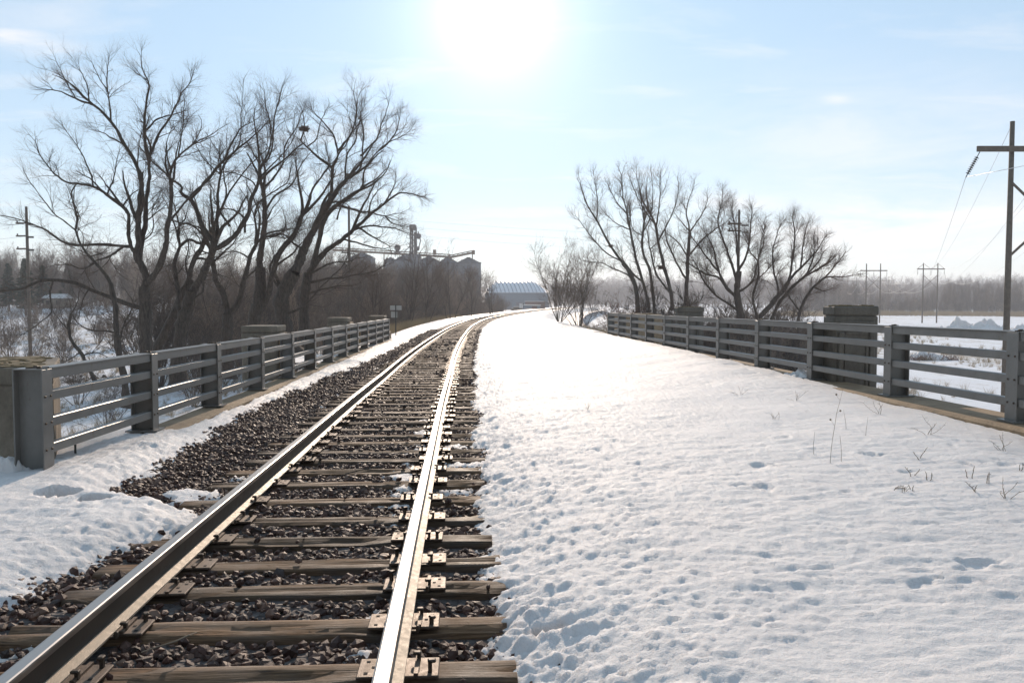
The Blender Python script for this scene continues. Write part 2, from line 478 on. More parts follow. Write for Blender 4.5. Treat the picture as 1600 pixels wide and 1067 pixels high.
# ------------------------------------------------------------------ scattering for stuff (geometry nodes)
LIB = {}
def library(name, meshes):
    c = bpy.data.collections.new('lib_' + name)
    for i, me in enumerate(meshes):
        o = bpy.data.objects.new('%s_piece.%03d' % (name, i), me); c.objects.link(o)
    return c
def scatter(name, pts, rot, scl, coll, nmesh, **k):
    n = len(pts)
    me = bpy.data.meshes.new(name)
    me.vertices.add(n); me.vertices.foreach_set('co', np.ascontiguousarray(pts, np.float32).ravel())
    a = me.attributes.new('rot', 'FLOAT_VECTOR', 'POINT'); a.data.foreach_set('vector', np.ascontiguousarray(rot, np.float32).ravel())
    a = me.attributes.new('scl', 'FLOAT_VECTOR', 'POINT')
    scl = np.asarray(scl, np.float32)
    if scl.ndim == 1: scl = np.repeat(scl[:, None], 3, 1)
    a.data.foreach_set('vector', np.ascontiguousarray(scl).ravel())
    a = me.attributes.new('idx', 'INT', 'POINT'); a.data.foreach_set('value', rng.integers(0, nmesh, n).astype(np.int32))
    o = put(name, me, **k)
    g = bpy.data.node_groups.new(name + '_scatter', 'GeometryNodeTree')
    g.interface.new_socket('Geometry', in_out='INPUT', socket_type='NodeSocketGeometry')
    g.interface.new_socket('Geometry', in_out='OUTPUT', socket_type='NodeSocketGeometry')
    gi = g.nodes.new('NodeGroupInput'); go = g.nodes.new('NodeGroupOutput')
    ip = g.nodes.new('GeometryNodeInstanceOnPoints'); ci = g.nodes.new('GeometryNodeCollectionInfo')
    ci.inputs['Collection'].default_value = coll; ci.inputs['Separate Children'].default_value = True; ci.inputs['Reset Children'].default_value = True
    g.links.new(gi.outputs[0], ip.inputs['Points']); g.links.new(ci.outputs[0], ip.inputs['Instance'])
    ip.inputs['Pick Instance'].default_value = True
    for nm, ty, so in (('rot', 'FLOAT_VECTOR', 'Rotation'), ('scl', 'FLOAT_VECTOR', 'Scale'), ('idx', 'INT', 'Instance Index')):
        na = g.nodes.new('GeometryNodeInputNamedAttribute'); na.data_type = ty; na.inputs['Name'].default_value = nm
        if nm == 'rot':
            er = g.nodes.new('FunctionNodeEulerToRotation'); g.links.new(na.outputs[0], er.inputs[0]); g.links.new(er.outputs[0], ip.inputs[so])
        else: g.links.new(na.outputs[0], ip.inputs[so])
    g.links.new(ip.outputs[0], go.inputs[0])
    md = o.modifiers.new('scatter', 'NODES'); md.node_group = g
    return o

# ================================================================== GROUND
PLAIN_R, PLAIN_L = -4.0, -3.7
def bank_edges(Y):
    l = np.interp(Y, [38, 46, 70, 120, 230, 300], [-3.4, -4.4, -5.0, -6.0, -7.0, -9.0])
    r = np.interp(Y, [34, 44, 60, 100, 160, 230, 300], [7.5, 8.4, 8.8, 7.6, 6.5, 6.0, 8.0])
    return l, r
def ground_z(x, y):
    x = np.asarray(x, float); y = np.asarray(y, float)
    s = x - cx(np.clip(y, -30, 420))
    l, r = bank_edges(y)
    dl = np.maximum(l - s, 0); dr = np.maximum(s - r, 0)
    slope_l = np.interp(y, [20, 42, 60], [2.2, 3.5, 6.0]); slope_r = np.interp(y, [20, 42, 60], [2.2, 4.0, 8.0])
    top = zt(y) - .55
    far = sstep(230, 420, y)
    top = top * (1 - far) + far * (-1.6)
    pl = PLAIN_L + .35 * fbm(x * .06, y * .06, 5, 3) + 4.4 * sstep(55, 175, y) * sstep(-15, -55, x) + sstep(150, 600, y) * .6
    pr = PLAIN_R + .12 * fbm(x * .08, y * .08, 9, 3) + sstep(150, 700, y) * .9
    kl = sstep(0, 1, dl / slope_l); kr = sstep(0, 1, dr / slope_r)
    z = top + (pl - top) * kl + (pr - top) * kr
    z = z + sstep(240, 420, y) * (1-np.maximum(kl, kr)) * -.5
    off = np.maximum(kl, kr)
    z = z + off * (.05 * fbm(x * .9, y * .9, 21, 3) * np.exp(-y / 120.0))
    z = z - .06 * (1 - off)
    return z
def axis(a, dens):
    out = [a[0]]
    while out[-1] < a[1]: out.append(out[-1] + dens(out[-1]))
    return np.array(out)
gx = axis((-2600, 2600), lambda v: max(.45, abs(v - 1) * .055))
gy = axis((-60, 4200), lambda v: max(.55, abs(v - 8) * .034))
X, Y = np.meshgrid(gx, gy)
Z = ground_z(X, Y)
Z[Y > 4000] -= 0
def grid_quads(ny, nx):
    i = np.arange(ny - 1)[:, None] * nx + np.arange(nx - 1)[None]
    return np.stack([i, i + 1, i + nx + 1, i + nx], -1).reshape(-1, 4)
put('ground', mesh_np('ground', np.stack([X, Y, Z], -1), grid_quads(*X.shape), mats=[M['field']]), kind='structure')
print('ground', X.shape)

# ---- ballast bed under the track
def rows_geo(a, b, r0):
    o = [a]
    while o[-1] < b: o.append(o[-1] * (1 + r0))
    return np.array(o)
by = np.concatenate([np.arange(-3, 2, .5), rows_geo(2, 330, .018)])
bsx = np.linspace(-3.1, 2.3, 40)
SB, YB = np.meshgrid(bsx, by)
def bed_z(s, y):
    return -.236 - .018 * sstep(1.3, 1.8, -s) - .012 * sstep(1.3, 1.8, s) + .03 * fbm(s * 2.2, y * 2.2, 3, 3)
ZB = bed_z(SB, YB) + zt(YB)
put('ballast_bed', mesh_np('ballast_bed', np.stack([SB + cx(YB), YB, ZB], -1), grid_quads(*SB.shape), mats=[M['gravel']]), kind='structure')

# ---- snow on the deck and embankment
LE = np.array([(0,-1.5),(4.4,-1.5),(5.1,-1.42),(5.7,-1.25),(6.3,-1.05),(6.7,-1.12),(6.95,-1.6),(7.2,-2.05),(8.7,-2.12),(10.5,-2.15),(15,-2.38),(19,-2.2),(23,-1.95),(32,-1.7),(43,-1.9),(54,-2.0),(79,-2.1),(330,-2.1)])
RE = np.array([(0,1.5),(3.5,1.46),(4.4,1.33),(13,1.35),(26,1.45),(41,1.58),(95,1.68),(330,1.7)])
PATCH = [(-1.38,7.35,.30,.34),(-1.62,9.1,.22,.35),(-1.15,8.2,.12,.2),(.60,4.0,.085,.10),(.63,4.5,.085,.10),(.61,5.3,.08,.10),(.60,5.9,.08,.10),(.58,6.5,.13,.26),(.55,7.1,.15,.30),(.53,7.7,.17,.35),(.50,8.4,.20,.40),
         (.52,9.2,.17,.35),(.55,10.2,.16,.35),(.55,11.2,.12,.4),(.45,12.4,.10,.4),(1.05,7.6,.15,.14),(1.1,8.9,.25,.22),(1.05,9.9,.22,.22),(-1.25,3.95,.10,.09),(-1.42,4.2,.12,.09),(-1.1,4.1,.05,.05),(-1.0,4.35,.07,.05),(-1.5,12.4,.2,.4),(-1.3,14.5,.12,.4),(-1.45,20,.15,.8),
         (-1.9,10.6,.10,.22),(-1.55,11.4,.08,.2),(-1.75,13.6,.12,.3),(-1.4,16.5,.12,.4),(-1.85,18.0,.10,.4),(-1.35,23,.15,.6),(-1.75,8.5,.07,.08),(-2.0,9.6,.07,.1),(.2,24.0,.2,.3),(.3,30,.3,.5),(1.2,4.05,.10,.07),(-1.3,26,.2,1.2)]
def snow_fields(s, y, fine):
    x = s + cx(y)
    n1 = fbm(x * 1.6, y * 1.6, 31, 4, .6)
    n2 = fbm(x * 6.5, y * 6.5, 37, 4, .6)
    dl = np.interp(y, LE[:, 0], LE[:, 1]) - s + .11
    dr = s - np.interp(y, RE[:, 0], RE[:, 1]) + .10
    n3 = fbm(x * 22, y * 24, 39, 2) if fine else 0 * x
    edge = np.maximum(dl, dr) + .13 * n1 + .10 * n2 + .055 * n3
    # bare gravel spots in the left snow
    for (ps, py, a, b) in ((-2.35, 6.95, .16, .13), (-1.95,6.75,.10,.06), (1.52,4.15,.07,.05),):
        q = ((s-ps)/a)**2 + ((y-py)/b)**2 + .8*n2
        edge = np.minimum(edge, np.where(q < 1.6, (q - 1.0) * .12, 9))
    for (ps, py, a, b) in PATCH:
        q = 1 - np.sqrt(((s-ps)/a)**2 + ((y-py)/b)**2)
        edge = np.maximum(edge, np.where(q > -.8, (q * min(a, b) * .8) + .17 * min(1, max(a, b) / .2) * (n2 + .3 * n1) + .06 * n3, -9))
    return x, n1, n2, edge, dl, dr
def snow_z(s, y, fine=True):
    x, n1, n2, e, dl, dr = snow_fields(s, y, fine)
    dd = np.maximum(dl, dr)                       # distance into the main snow, without patches
    right = s > 0
    T = .030 + .106 * sstep(-.10, .7, dd)
    shape = np.where(e > 0, 1 - np.exp(-np.maximum(e, 0) / .055), 0)
    rgt = sstep(0, 5.4, dr)
    extra = np.where(right, .05*sstep(0,1.4,dr) + .20 * rgt + .10*sstep(3.5,5.6,dr)*np.exp(-((y-24)/14)**2), -.03 * sstep(.4, 1.2, dl))
    extra = extra + np.where(right, sstep(4.6, 5.6, dr) * np.interp(y, [0, 6, 10, 16, 25, 36, 50], [-.16, -.13, -.04, .03, .06, .12, .05]), 0)
    # the left kerb stays bare part of the way
    extra = extra + np.where(right, 0, .06 * sstep(12, 9, y) * sstep(.05, .5, dd))
    extra = extra - np.where(right, 0, .16 * sstep(-2.60, -2.74, s + .05 * n1 + .04 * n2) * sstep(10.5, 13, y) * sstep(33, 26, y))
    far = np.exp(-y / 25.0)
    near_edge = np.where(right, 1, .85) * np.exp(-np.maximum(dd, 0) / 1.15) * np.where(dd > -.12, 1, .45)
    zone = sstep(-.35, .35, fbm(x * .55 + 4, y * .8, 49, 3))
    amp = (.0045 + .048 * near_edge) * (0.5 + .5 * far) * (.55 + .45 * zone)
    bil = np.abs(fbm(x * 3.6, y * 4.8, 41, 4, .6)) * 3.4 - .7
    bil2 = np.abs(fbm(x * 10, y * 13, 43, 3, .65)) * 3.2 - .7
    bil0 = fbm(x * 1.7 + 3, y * 2.2, 45, 3, .55)
    l = amp * (bil * .45 + bil2 * .40 + bil0 * .7)
    l = l + .030 * fbm(x * .7, y * .9, 47, 2)
    if fine:
        l = l + (.0026 + .0085 * near_edge) * fbm(x * 36, y * 40, 53, 3, .75)
        pit = fbm(x * 2.2 + 9, y * 2.9, 59, 4, .65)
        l = l - np.where(right, .028, .006) * sstep(.46, .60, pit) * (1 - near_edge) * zone
        wx = x + .12 * fbm(x * 1.3, y * 1.3, 63, 2); wy = y + .10 * fbm(x * 2.1 + 7, y * 2.1, 65, 2)
        ridg = 1 - np.abs(fbm(wx * 1.5, wy * 7.5, 61, 5, .65)) * 2
        l = l + (.005 + .010 * zone) * ridg * (1 - near_edge * .6) + .007 * fbm(wx * 7, wy * 22, 67, 3, .6) * (1 - near_edge * .5)
    low = np.where(s < -1.2, -.262, np.where(dd > -.05, -.238, -.242))
    z = low + (T + extra) * shape + l * np.clip(shape * 1.1, 0, 1)
    z = np.where(e > 0, z, low - .10 * sstep(0, -.06, e))
    rs = np.minimum(np.abs(s - .753), np.abs(s + .753))
    hold = sstep(.075, .12, rs)
    z = -.36 + (z + .36) * hold
    return x, z, e
def snow_mesh(name, y0, y1, r, s0, s1, ncol, fine):
    ys = rows_geo(y0, y1, r); ss = np.linspace(s0, s1, ncol)
    Sg, Yg = np.meshgrid(ss, ys)
    Xg, Zg, Eg = snow_z(Sg, Yg, fine)
    l, r_ = bank_edges(Yg)
    if y1 > 60:
        Zg = Zg - 1.1 * sstep(0, 2.5, l - Sg + 1.0) - 1.3 * sstep(0, 4.0, Sg - r_ + 1.0)
    Zg = Zg + zt(Yg)
    me = mesh_np(name, np.stack([Xg, Yg, Zg], -1), grid_quads(*Sg.shape), mats=[M['snow']])
    at = me.attributes.new('dirt', 'FLOAT', 'POINT'); at.data.foreach_set('value', (.55 * np.exp(-np.maximum(Eg, 0) / .035) * np.clip(.6 + .8 * fbm(Xg*5, Yg*5, 95, 3), 0, 1)).astype(np.float32).ravel())
    print(name, Sg.shape)
    return put(name, me, kind='structure')
snow_mesh('snow_cover', 2.0, 40.6, .0056, -3.6, 7.12, 650, True)
snow_mesh('snow_cover', 40.4, 330, .012, -9.5, 13.0, 240, False)

# ---- bridge deck and curbs
def path(s, y0, y1, z, step=1.5):
    ys = np.linspace(y0, y1, max(2, int((y1 - y0) / step) + 1))
    return [((float(cx(y) + s), float(y), float(zt(y) + z)), heading(y)) for y in ys]
b = MB(); b.prism([(-3.4,-1.2),(7.75,-1.2),(7.75,-.36),(-3.4,-.36)], path(0, -6, 40.6, 0)); b.build('bridge_deck', M['conc'], kind='structure')
b = MB(); b.prism([(-.12,-.5),(.33,-.5),(.33,-.17),(.30,-.14),(-.12,-.14)], path(-3.02, 6.5, 40.6, 0))
o = b.build('concrete_curb', M['conc_tan']); tag(o, 'tan concrete kerb under the railing beside the left pylons', 'kerb')
b = MB(); b.prism([(-.22,-.5),(.50,-.5),(.50,.20),(-.19,.20),(-.22,.17)], path(7.2, -2, 36.8, 0))
o = b.build('concrete_curb', M['conc_tan']); tag(o, 'tan concrete kerb under the right railing by the snowy field', 'kerb')

# ================================================================== RAILWAY TRACK
track = thing('railway_track', 'curving railway track with worn steel rails on weathered wooden ties', 'railway track')
HEAD = [(-.034,-.001),(-.026,.004),(.026,.004),(.034,-.001),(.036,-.012)]
head_poly = [(-.036,-.012),(-.034,-.003),(-.026,.0),(.026,.0),(.034,-.003),(.036,-.012),(.035,-.034),(-.035,-.034)]
web_poly = [(-.034,-.0335),(.034,-.0335),(.011,-.050),(.009,-.125),(.014,-.150),(-.014,-.150),(-.009,-.125),(-.011,-.050)]
foot_poly = [(-.014,-.146),(.014,-.146),(.068,-.163),(.070,-.172),(-.070,-.172),(-.068,-.163)]
ysr = np.concatenate([np.arange(-3, 60, 1.0), np.arange(60, 332, 3.0)])
def rpath(s): return [((float(cx(y) + s), float(y), float(zt(y))), heading(y)) for y in ysr]
for s in (-.753, .753):
    h = MB(); h.prism(head_poly[::-1], rpath(s)); ro = h.build('rail', M['railhead'], track)
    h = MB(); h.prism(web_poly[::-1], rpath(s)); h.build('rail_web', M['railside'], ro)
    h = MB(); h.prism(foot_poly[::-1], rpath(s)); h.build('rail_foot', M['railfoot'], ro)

def tie_mesh(seed):
    ny, nx = 9, 26
    xs = np.linspace(-1.295, 1.295, nx); ts = np.linspace(-.115, .115, ny)
    g, t = np.meshgrid(xs, ts)
    z = .0 + .006 * fbm(g * 2 + seed * 7, t * 30 + seed, seed, 3) - .020 * sstep(.25, .5, vnoise(g * 1.2 + seed * 3, t * 38, seed + 5))
    z -= .012 * (np.abs(t) / .115) ** 6 + .006
    t2 = t + .006 * vnoise(g * 3, t * 0 + seed, seed + 9) * np.sign(t)
    top = np.stack([g, t2, z], -1).reshape(-1, 3)
    V = list(map(tuple, top)); Q = [tuple(q) for q in grid_quads(ny, nx)]
    ring = [i for i in range(nx)] + [nx*(j+1) - 1 for j in range(1, ny)] + [nx*(ny-1) + i for i in range(nx-2, -1, -1)] + [nx*j for j in range(ny-2, 0, -1)]
    o = len(V)
    for i in ring: V.append((V[i][0], V[i][1], -.17))
    n = len(ring)
    for i in range(n):
        j = (i+1) % n
        Q.append((ring[j], ring[i], o + i, o + j))
    return mesh_np('sleeper', np.array(V), np.array(Q), smooth=False, mats=[M['tie']])
tie_meshes = [tie_mesh(i + 1) for i in range(7)]
pb = MB(); pb.box((0,0,.008), (.37,.195,.016), bev=.004); pb.box((-.083,0,.022),(.02,.195,.014)); pb.box((.083,0,.022),(.02,.195,.014))
plate_me = pb.mesh('tie_plate', M['plate'])
hb = MB()
for px, py in ((-.145,.06),(-.145,-.06),(.145,.06),(.145,-.06),(.115,.0)): hb.box((px,py,.0168),(.018,.018,.002))
plate_me.materials.append(M['hole'])
def join_mesh(me, mb, mi):
    v0 = [tuple(v.co) for v in me.vertices]; f0 = [tuple(p.vertices) for p in me.polygons]
    n = bpy.data.meshes.new(me.name); o = len(v0)
    n.from_pydata(v0 + mb.v, [], f0 + [tuple(i + o for i in f) for f in mb.f])
    for m_ in me.materials: n.materials.append(m_)
    for i, p in enumerate(n.polygons): p.material_index = 0 if i < len(f0) else mi
    n.update(); return n
plate_me = join_mesh(plate_me, hb, 1)
sb = MB(); sb.box((0,0,.012),(.018,.018,.05)); sb.box((.008,0,.042),(.038,.030,.016), bev=.005); spike_me = sb.mesh('spike', M['spike'])
ab = MB(); ab.box((0,0,-.004),(.165,.022,.012), bev=.003); ab.box((.078,0,.012),(.018,.03,.034), bev=.005); ab.box((-.078,0,.012),(.018,.026,.028), bev=.005)
anchor_me = ab.mesh('rail_anchor', M['spike'])
TIE_TOP = -.188
TIE_Y = [3.20, 3.69, 4.26, 4.83, 5.34, 5.91, 6.48, 7.12, 7.83, 8.46, 9.03, 9.60, 10.22]
tys = [2.15, 2.70] + TIE_Y
while tys[-1] < 118: tys.append(tys[-1] + .585 + R_.uniform(-.035, .035))
sleepers = []
for i, y in enumerate(tys):
    h = heading(y)
    t = put('sleeper', tie_meshes[R_.randrange(7)], track, (float(cx(y)) + R_.uniform(-.02,.05), y, float(zt(y)) + TIE_TOP + R_.uniform(-.008,.003)), -h + R_.uniform(-.018,.018) + (math.pi if R_.random() < .5 else 0))
    t.rotation_euler[1] = R_.uniform(-.004,.004)
    sleepers.append(t)
    if y < 45:
        for s in (-.753, .753):
            k = 1 if abs(t.rotation_euler[2]) < 1.5 else -1
            px = s * k
            p = put('tie_plate', plate_me, t, (px, R_.uniform(-.012,.012), .000), 0)
            if y < 17:
                for sx in (-1, 1):
                    put('spike', spike_me, t, (px + sx*.088, .06*R_.choice((-1, 1)), .010), 0 if sx < 0 else math.pi)
                put('spike', spike_me, t, (px + .145*R_.choice((-1,1)), .058*R_.choice((-1,1)), .012 + R_.uniform(0,.015)), R_.uniform(0,6))
            if y < 22 and i % 2 == 0 or y < 12 and R_.random() < .5:
                put('rail_anchor', anchor_me, t, (px, R_.choice((-1,1))*.145, .018), R_.uniform(-.06,.06))
# beyond that the ties are one mass
fb = MB(); y = tys[-1]
while y < 325:
    y += .6; fb.box((float(cx(y)), y, float(zt(y)) + TIE_TOP - .085), (2.59,.23,.17), rz=-heading(y))
fb.build('far_sleepers', M['tie'], track, kind='stuff')

# ---- ballast stones
def rock(seed):
    r = np.random.default_rng(seed)
    import bmesh
    bm = bmesh.new(); bmesh.ops.create_icosphere(bm, subdivisions=1, radius=1)
    pl = [(v / np.linalg.norm(v), r.uniform(.55, .85)) for v in r.normal(size=(7, 3))]
    for v in bm.verts:
        c = np.array(v.co)
        for n, d in pl:
            q = c @ n
            if q > d: c = c - n * (q - d)
        v.co = c * np.array((1, .8, .62)) + r.normal(size=3) * .04
    me = bpy.data.meshes.new('stone'); bm.to_mesh(me); bm.free(); me.materials.append(M['stone']); return me
rocks = library('stone', [rock(i) for i in range(8)])
def ballast_pts(y0, y1, n, size):
    u = rng.random(n); y = y0 * (y1 / y0) ** u if y0 > 0 else y0 + (y1 - y0) * u
    y = y0 + (y1 - y0) * rng.random(n)
    s = rng.uniform(-2.85, 1.95, n)
    z = bed_z(s, y) + rng.uniform(-.016, .016, n)
    # heap a little between the ties on the shoulder
    z = z + .035 * sstep(1.3, 1.7, -s) * (1 - sstep(2.2, 2.8, -s))
    dt = np.abs(((y[:, None] - np.array(tys)[None, :]))).min(1)
    on_tie = (dt < .13) & (np.abs(s) < 1.27)
    rail = np.minimum(np.abs(s - .753), np.abs(s + .753)) < .085
    keep = ~rail & (~on_tie)
    clump = vnoise(s * 1.6, y * .9, 77) > .35
    ok2 = on_tie & ~rail & (rng.random(n) < .006 + .22 * clump * (y > 17)) & (np.minimum(np.abs(s - .753), np.abs(s + .753)) > .2)
    z = np.where(ok2, TIE_TOP + .008, z)
    keep = keep | ok2
    s, y, z = s[keep], y[keep], z[keep]
    sc = rng.lognormal(np.log(size), .32, len(s)).clip(size*.5, size*1.9)
    pts = np.stack([s + cx(y), y, z + zt(y)], -1)
    return pts, sc
Pp = []; Ss = []
for y0, y1, n, size in ((2.2, 7, 17500, .030), (7, 14, 28000, .028), (14, 28, 34000, .030), (28, 60, 26000, .040)):
    p, s = ballast_pts(y0, y1, n, size); Pp.append(p); Ss.append(s)
Pp = np.concatenate(Pp); Ss = np.concatenate(Ss)
n = 9000; y = 2.4 * (20 / 2.4) ** rng.random(n); s = rng.uniform(-2.7, 3.0, n)
_, z, e = snow_z(s, y); k_ = (e > 0) & (rng.random(n) < .30 * np.exp(-e / .05) + .0004) & (np.minimum(np.abs(s - .753), np.abs(s + .753)) > .14)
y, s, z = y[k_], s[k_], z[k_]; Pp = np.concatenate([Pp, np.stack([s + cx(y), y, z + zt(y) + .002], -1)]); Ss = np.concatenate([Ss, rng.uniform(.012, .032, len(y))])
rot = rng.uniform(0, 6.28, (len(Pp), 3)) * np.array((1, 1, 1)); rot[:, :2] = rng.normal(0, .5, (len(Pp), 2))
scatter('ballast', Pp, rot, Ss, rocks, 8, kind='stuff', label='dark brown crushed stone ballast between and beside the ties')

# clods of crusted snow along the snow edges (joined, part of the snow mass)
def clod(seed):
    import bmesh
    bm = bmesh.new(); bmesh.ops.create_icosphere(bm, subdivisions=2, radius=1)
    for v in bm.verts:
        c = np.array(v.co)
        k = 1 + .28 * float(vnoise(np.array([c[0]*2.1+seed*5]), np.array([c[1]*2.1+c[2]*1.7]), seed)[0]) + .16 * float(vnoise(np.array([c[0]*5+seed*5]), np.array([c[1]*5+c[2]*4]), seed+3)[0])
        v.co = c * k * np.array((1, .85, .6))
    me = bpy.data.meshes.new('snow_clod'); bm.to_mesh(me); bm.free(); me.materials.append(M['snow'])
    me.polygons.foreach_set('use_smooth', [True]*len(me.polygons)); return me
clods = library('snow_clod', [clod(i) for i in range(6)])
n = 60000
y = 2.3 * (22 / 2.3) ** rng.random(n); s = rng.uniform(-2.9, 5.0, n)
_, z, e = snow_z(s, y)
rs = np.minimum(np.abs(s - .753), np.abs(s + .753))
keep = (e > -.03) & (e < .045) & (rng.random(n) < .8) & (rs > .12)
y, s, z = y[keep], s[keep], z[keep]
sc = rng.lognormal(np.log(.009), .45, len(y)).clip(.004, .026)
scatter('snow_crumbs', np.stack([s + cx(y), y, z + zt(y) - sc*.1], -1), rng.uniform(0, 6.28, (len(y), 3)), sc, clods, 6, kind='stuff', label='crusty crumbs of melting snow along the track edges')

# ================================================================== RAILINGS
def railing(name, label, s, y0, n, dz, zb, side, npre=0, flare=False):
    t = thing(name, label, 'railing', (0, 0, 0))
    pm = MB(); d = .28*side    # web runs away from the track
    pm.box((0 + .007*side, 0, .5), (.014, .20, 1.0), bev=.002)
    pm.box((d - .007*side, 0, .5), (.014, .20, 1.0), bev=.002)
    pm.box((d/2, 0, .5), (abs(d) - .028, .012, .996))
    pm.box((d/2, 0, .009), (.40, .30, .018))
    post_me = pm.mesh('post', M['paint'])
    cm = MB(); cm.box((d/2, 0, 1.006), (.27, .205, .012)); cap_me = cm.mesh('post_cap', M['paint'])
    bm_ = MB()
    for zz_ in (.735, .475, .215):
        bm_.box((.004*side - .010*side, .055, zz_), (.012, .022, .022), bev=.004); bm_.box((.004*side - .010*side, -.055, zz_), (.012, .022, .022), bev=.004)
    bm_.box((.05*side, -.05, 1.022), (.045, .03, .022), bev=.006); bm_.box((.13*side, .05, 1.022), (.045, .03, .022), bev=.006); bm_.box((.09*side, 0, 1.016), (.20, .018, .012), rz=.5)
    bolt_me = bm_.mesh('clamp', M['spike'])
    P0 = []
    for i in range(-npre, n):
        y = y0 + dz * i
        ss = s(y); h = heading(y)
        P0.append(((float(cx(y)) + ss, y, float(zt(y)) + zb), h))
    if flare:
        q = P0[-1][0]; P0.append(((q[0] + .85, q[1] + 2.4, q[2] - .03), P0[-1][1] + .2))
    for (p, h) in P0:
        q = put('post', post_me, t, p, -h); put('post_cap', cap_me, q); put('clamp', bolt_me, q)
    for a, c in zip(P0[:-1], P0[1:]):
        pa = np.array(a[0]); pc = np.array(c[0]); dvec = pc - pa
        Ln = float(np.linalg.norm(dvec)); rz = math.atan2(-dvec[0], dvec[1]); mid = (pa + pc) / 2
        for zz, hh, dep in ((.95, .10, .10), (.735, .095, .09), (.475, .095, .09), (.215, .095, .09)):
            m = MB(); m.box((0, 0, 0), (dep, Ln - .03, hh), rx=math.asin(dvec[2] / Ln), bev=.007)
            off = .018 + dep/2
            m.build('rail', M['paint'], t, loc=(mid[0] + off*side, mid[1], mid[2] + zz), rz=rz)
        m = MB(); m.box((0, 0, 0), (.17, Ln - .22, .014), rx=math.asin(dvec[2] / Ln))
        m.build('top_cap', M['paint'], t, loc=(mid[0] + .088*side, mid[1], mid[2] + 1.006), rz=rz)
    return t
sl = lambda y: float(np.interp(y, [8, 11, 16, 25, 35, 41], [-2.95, -2.90, -2.82, -2.76, -2.77, -2.82]))
railing('steel_railing', 'long grey steel railing along the kerb left of the track', sl, 8.02, 13, 2.7, -.12, -1)
sr = lambda y: 7.22
railing('steel_railing', 'grey steel railing on the right, running past the snowy field to a rounded end', sr, 9.19, 11, 2.7, .205, 1, npre=2, flare=True)

# ================================================================== CONCRETE PYLONS
def pylon(label, x0, x1, yf, depth, ztop, zbot, inner, panel=False, step=False):
    rz_ = -heading(yf)
    """inner = +1 when the track is on its +x side"""
    t = thing('concrete_pylon', label, 'concrete pylon', ((x0+x1)/2, yf + depth/2, zbot), rz_, group='old concrete pylons outside the railings')
    w = x1 - x0; H = ztop - zbot
    m = MB()
    m.box((0,0,(H-.16)/2), (w, depth, H-.16), bev=.03)
    body = m.build('body', M['conc'], t)
    m = MB()
    m.box((0,0,H-.08), (w+.012, depth+.012, .156), bev=.02)
    m.build('cap', M['conc_dark'] if panel else M['conc'], t)
    if step:
        m = MB()
        for k, (dw, zz, hh) in enumerate(((.10, .34, .32), (.17, .66, .32), (.24, .98+.35, 1.0))):
            m.box((inner*(w/2 + dw/2), .02*k, H - zz), (dw, depth*(.80-.0*k), hh), bev=.025)
        m.build('stepped_side', M['conc_tan'], t)  # paler concrete on the track side: its lit face put into colour
    if panel:
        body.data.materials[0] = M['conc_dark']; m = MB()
        for (cx_, cz_, ww, hh) in ((0, H-.30, w*.78, .08), (-w*.35, H*.5-.1, .09, H-.7), (w*.35, H*.5-.1, .09, H-.7), (0, .25, w*.78, .1)):
            m.box((cx_, -depth/2 - .018, cz_), (ww, .05, hh), bev=.012)
        for (cx_, cz_, ww, hh) in ((0, H-.46, w*.5, .05), (-w*.24, H*.5-.15, .05, H-.95), (w*.24, H*.5-.15, .05, H-.95)):
            m.box((cx_, -depth/2 - .012, cz_), (ww, .035, hh), bev=.008)
        m.build('panel_moulding', M['conc_dark'], t)
        m = MB()
        for k in range(22):
            m.box((R_.uniform(-w*.42, w*.38), R_.uniform(-depth*.3, depth*.3), H + .004), (R_.uniform(.06,.2), R_.uniform(.06,.12), R_.uniform(.012,.04)), rz=R_.uniform(0,3), bev=.01)
        m.build('dead_moss', M['moss'], t)
    return t
def wz(y, z): return float(zt(y)) + z
# left, nearest: block behind the first post
t = thing('concrete_pylon', 'squat concrete pylon with mossy flat top at the near end of the left railing', 'concrete pylon', (-5.6, 9.2, wz(8.5, -1.4)), group='old concrete pylons outside the railings')
def slab(poly, z0, z1, part, mt):
    n_ = len(poly); m = MB()
    m.add([(x, y, z0) for x, y in poly] + [(x, y, z1 - .02) for x, y in poly] + [(x*.985, y*.985, z1) for x, y in poly],
          [tuple(reversed(range(n_)))] + [(i, (i+1)%n_, n_+(i+1)%n_, n_+i) for i in range(n_)] + [(n_+i, n_+(i+1)%n_, 2*n_+(i+1)%n_, 2*n_+i) for i in range(n_)] + [tuple(range(2*n_, 3*n_))])
    m.build(part, mt, t)
py_ = [(-2.2, -.85), (.86, -.70), (.08, .85), (-2.6, .85)]
slab(py_, 0, 2.09, 'body', M['conc']); slab([(x*1.01, y*1.015) for x, y in py_], 2.092, 2.262, 'cap', M['conc'])
m = MB()
for k in range(190):
    v = R_.uniform(-.78, .78); m.box((R_.uniform(-2.0, .74 - (v+.7)*.5), v, 2.266), (R_.uniform(.06,.26), R_.uniform(.06,.2), R_.uniform(.01,.03)), rz=R_.uniform(0,3), bev=.006)
m.build('dead_moss', M['moss'], t)
pylon('concrete pylon with a stepped side behind the left railing, nearest of the three stepped ones', -6.55, -5.70, 19.9, 1.0, wz(20, 1.03), wz(20, -2.0), 1, step=True)
pylon('darker stepped concrete pylon in the middle of the left railing, below the tree trunks', -6.95, -6.20, 31.0, 1.0, wz(31, 1.08), wz(31, -2.0), 1, step=True)
pylon('lowest looking concrete pylon at the far end of the left railing near the sign', -7.35, -6.55, 42.3, 1.0, wz(42, 1.02), wz(42, -1.8), 1, step=True)
pylon('broad panelled concrete pylon with mossy top behind the right railing', 5.52, 6.30, 14.2, .46, wz(14, 1.50), wz(14, -1.5), -1, panel=True)
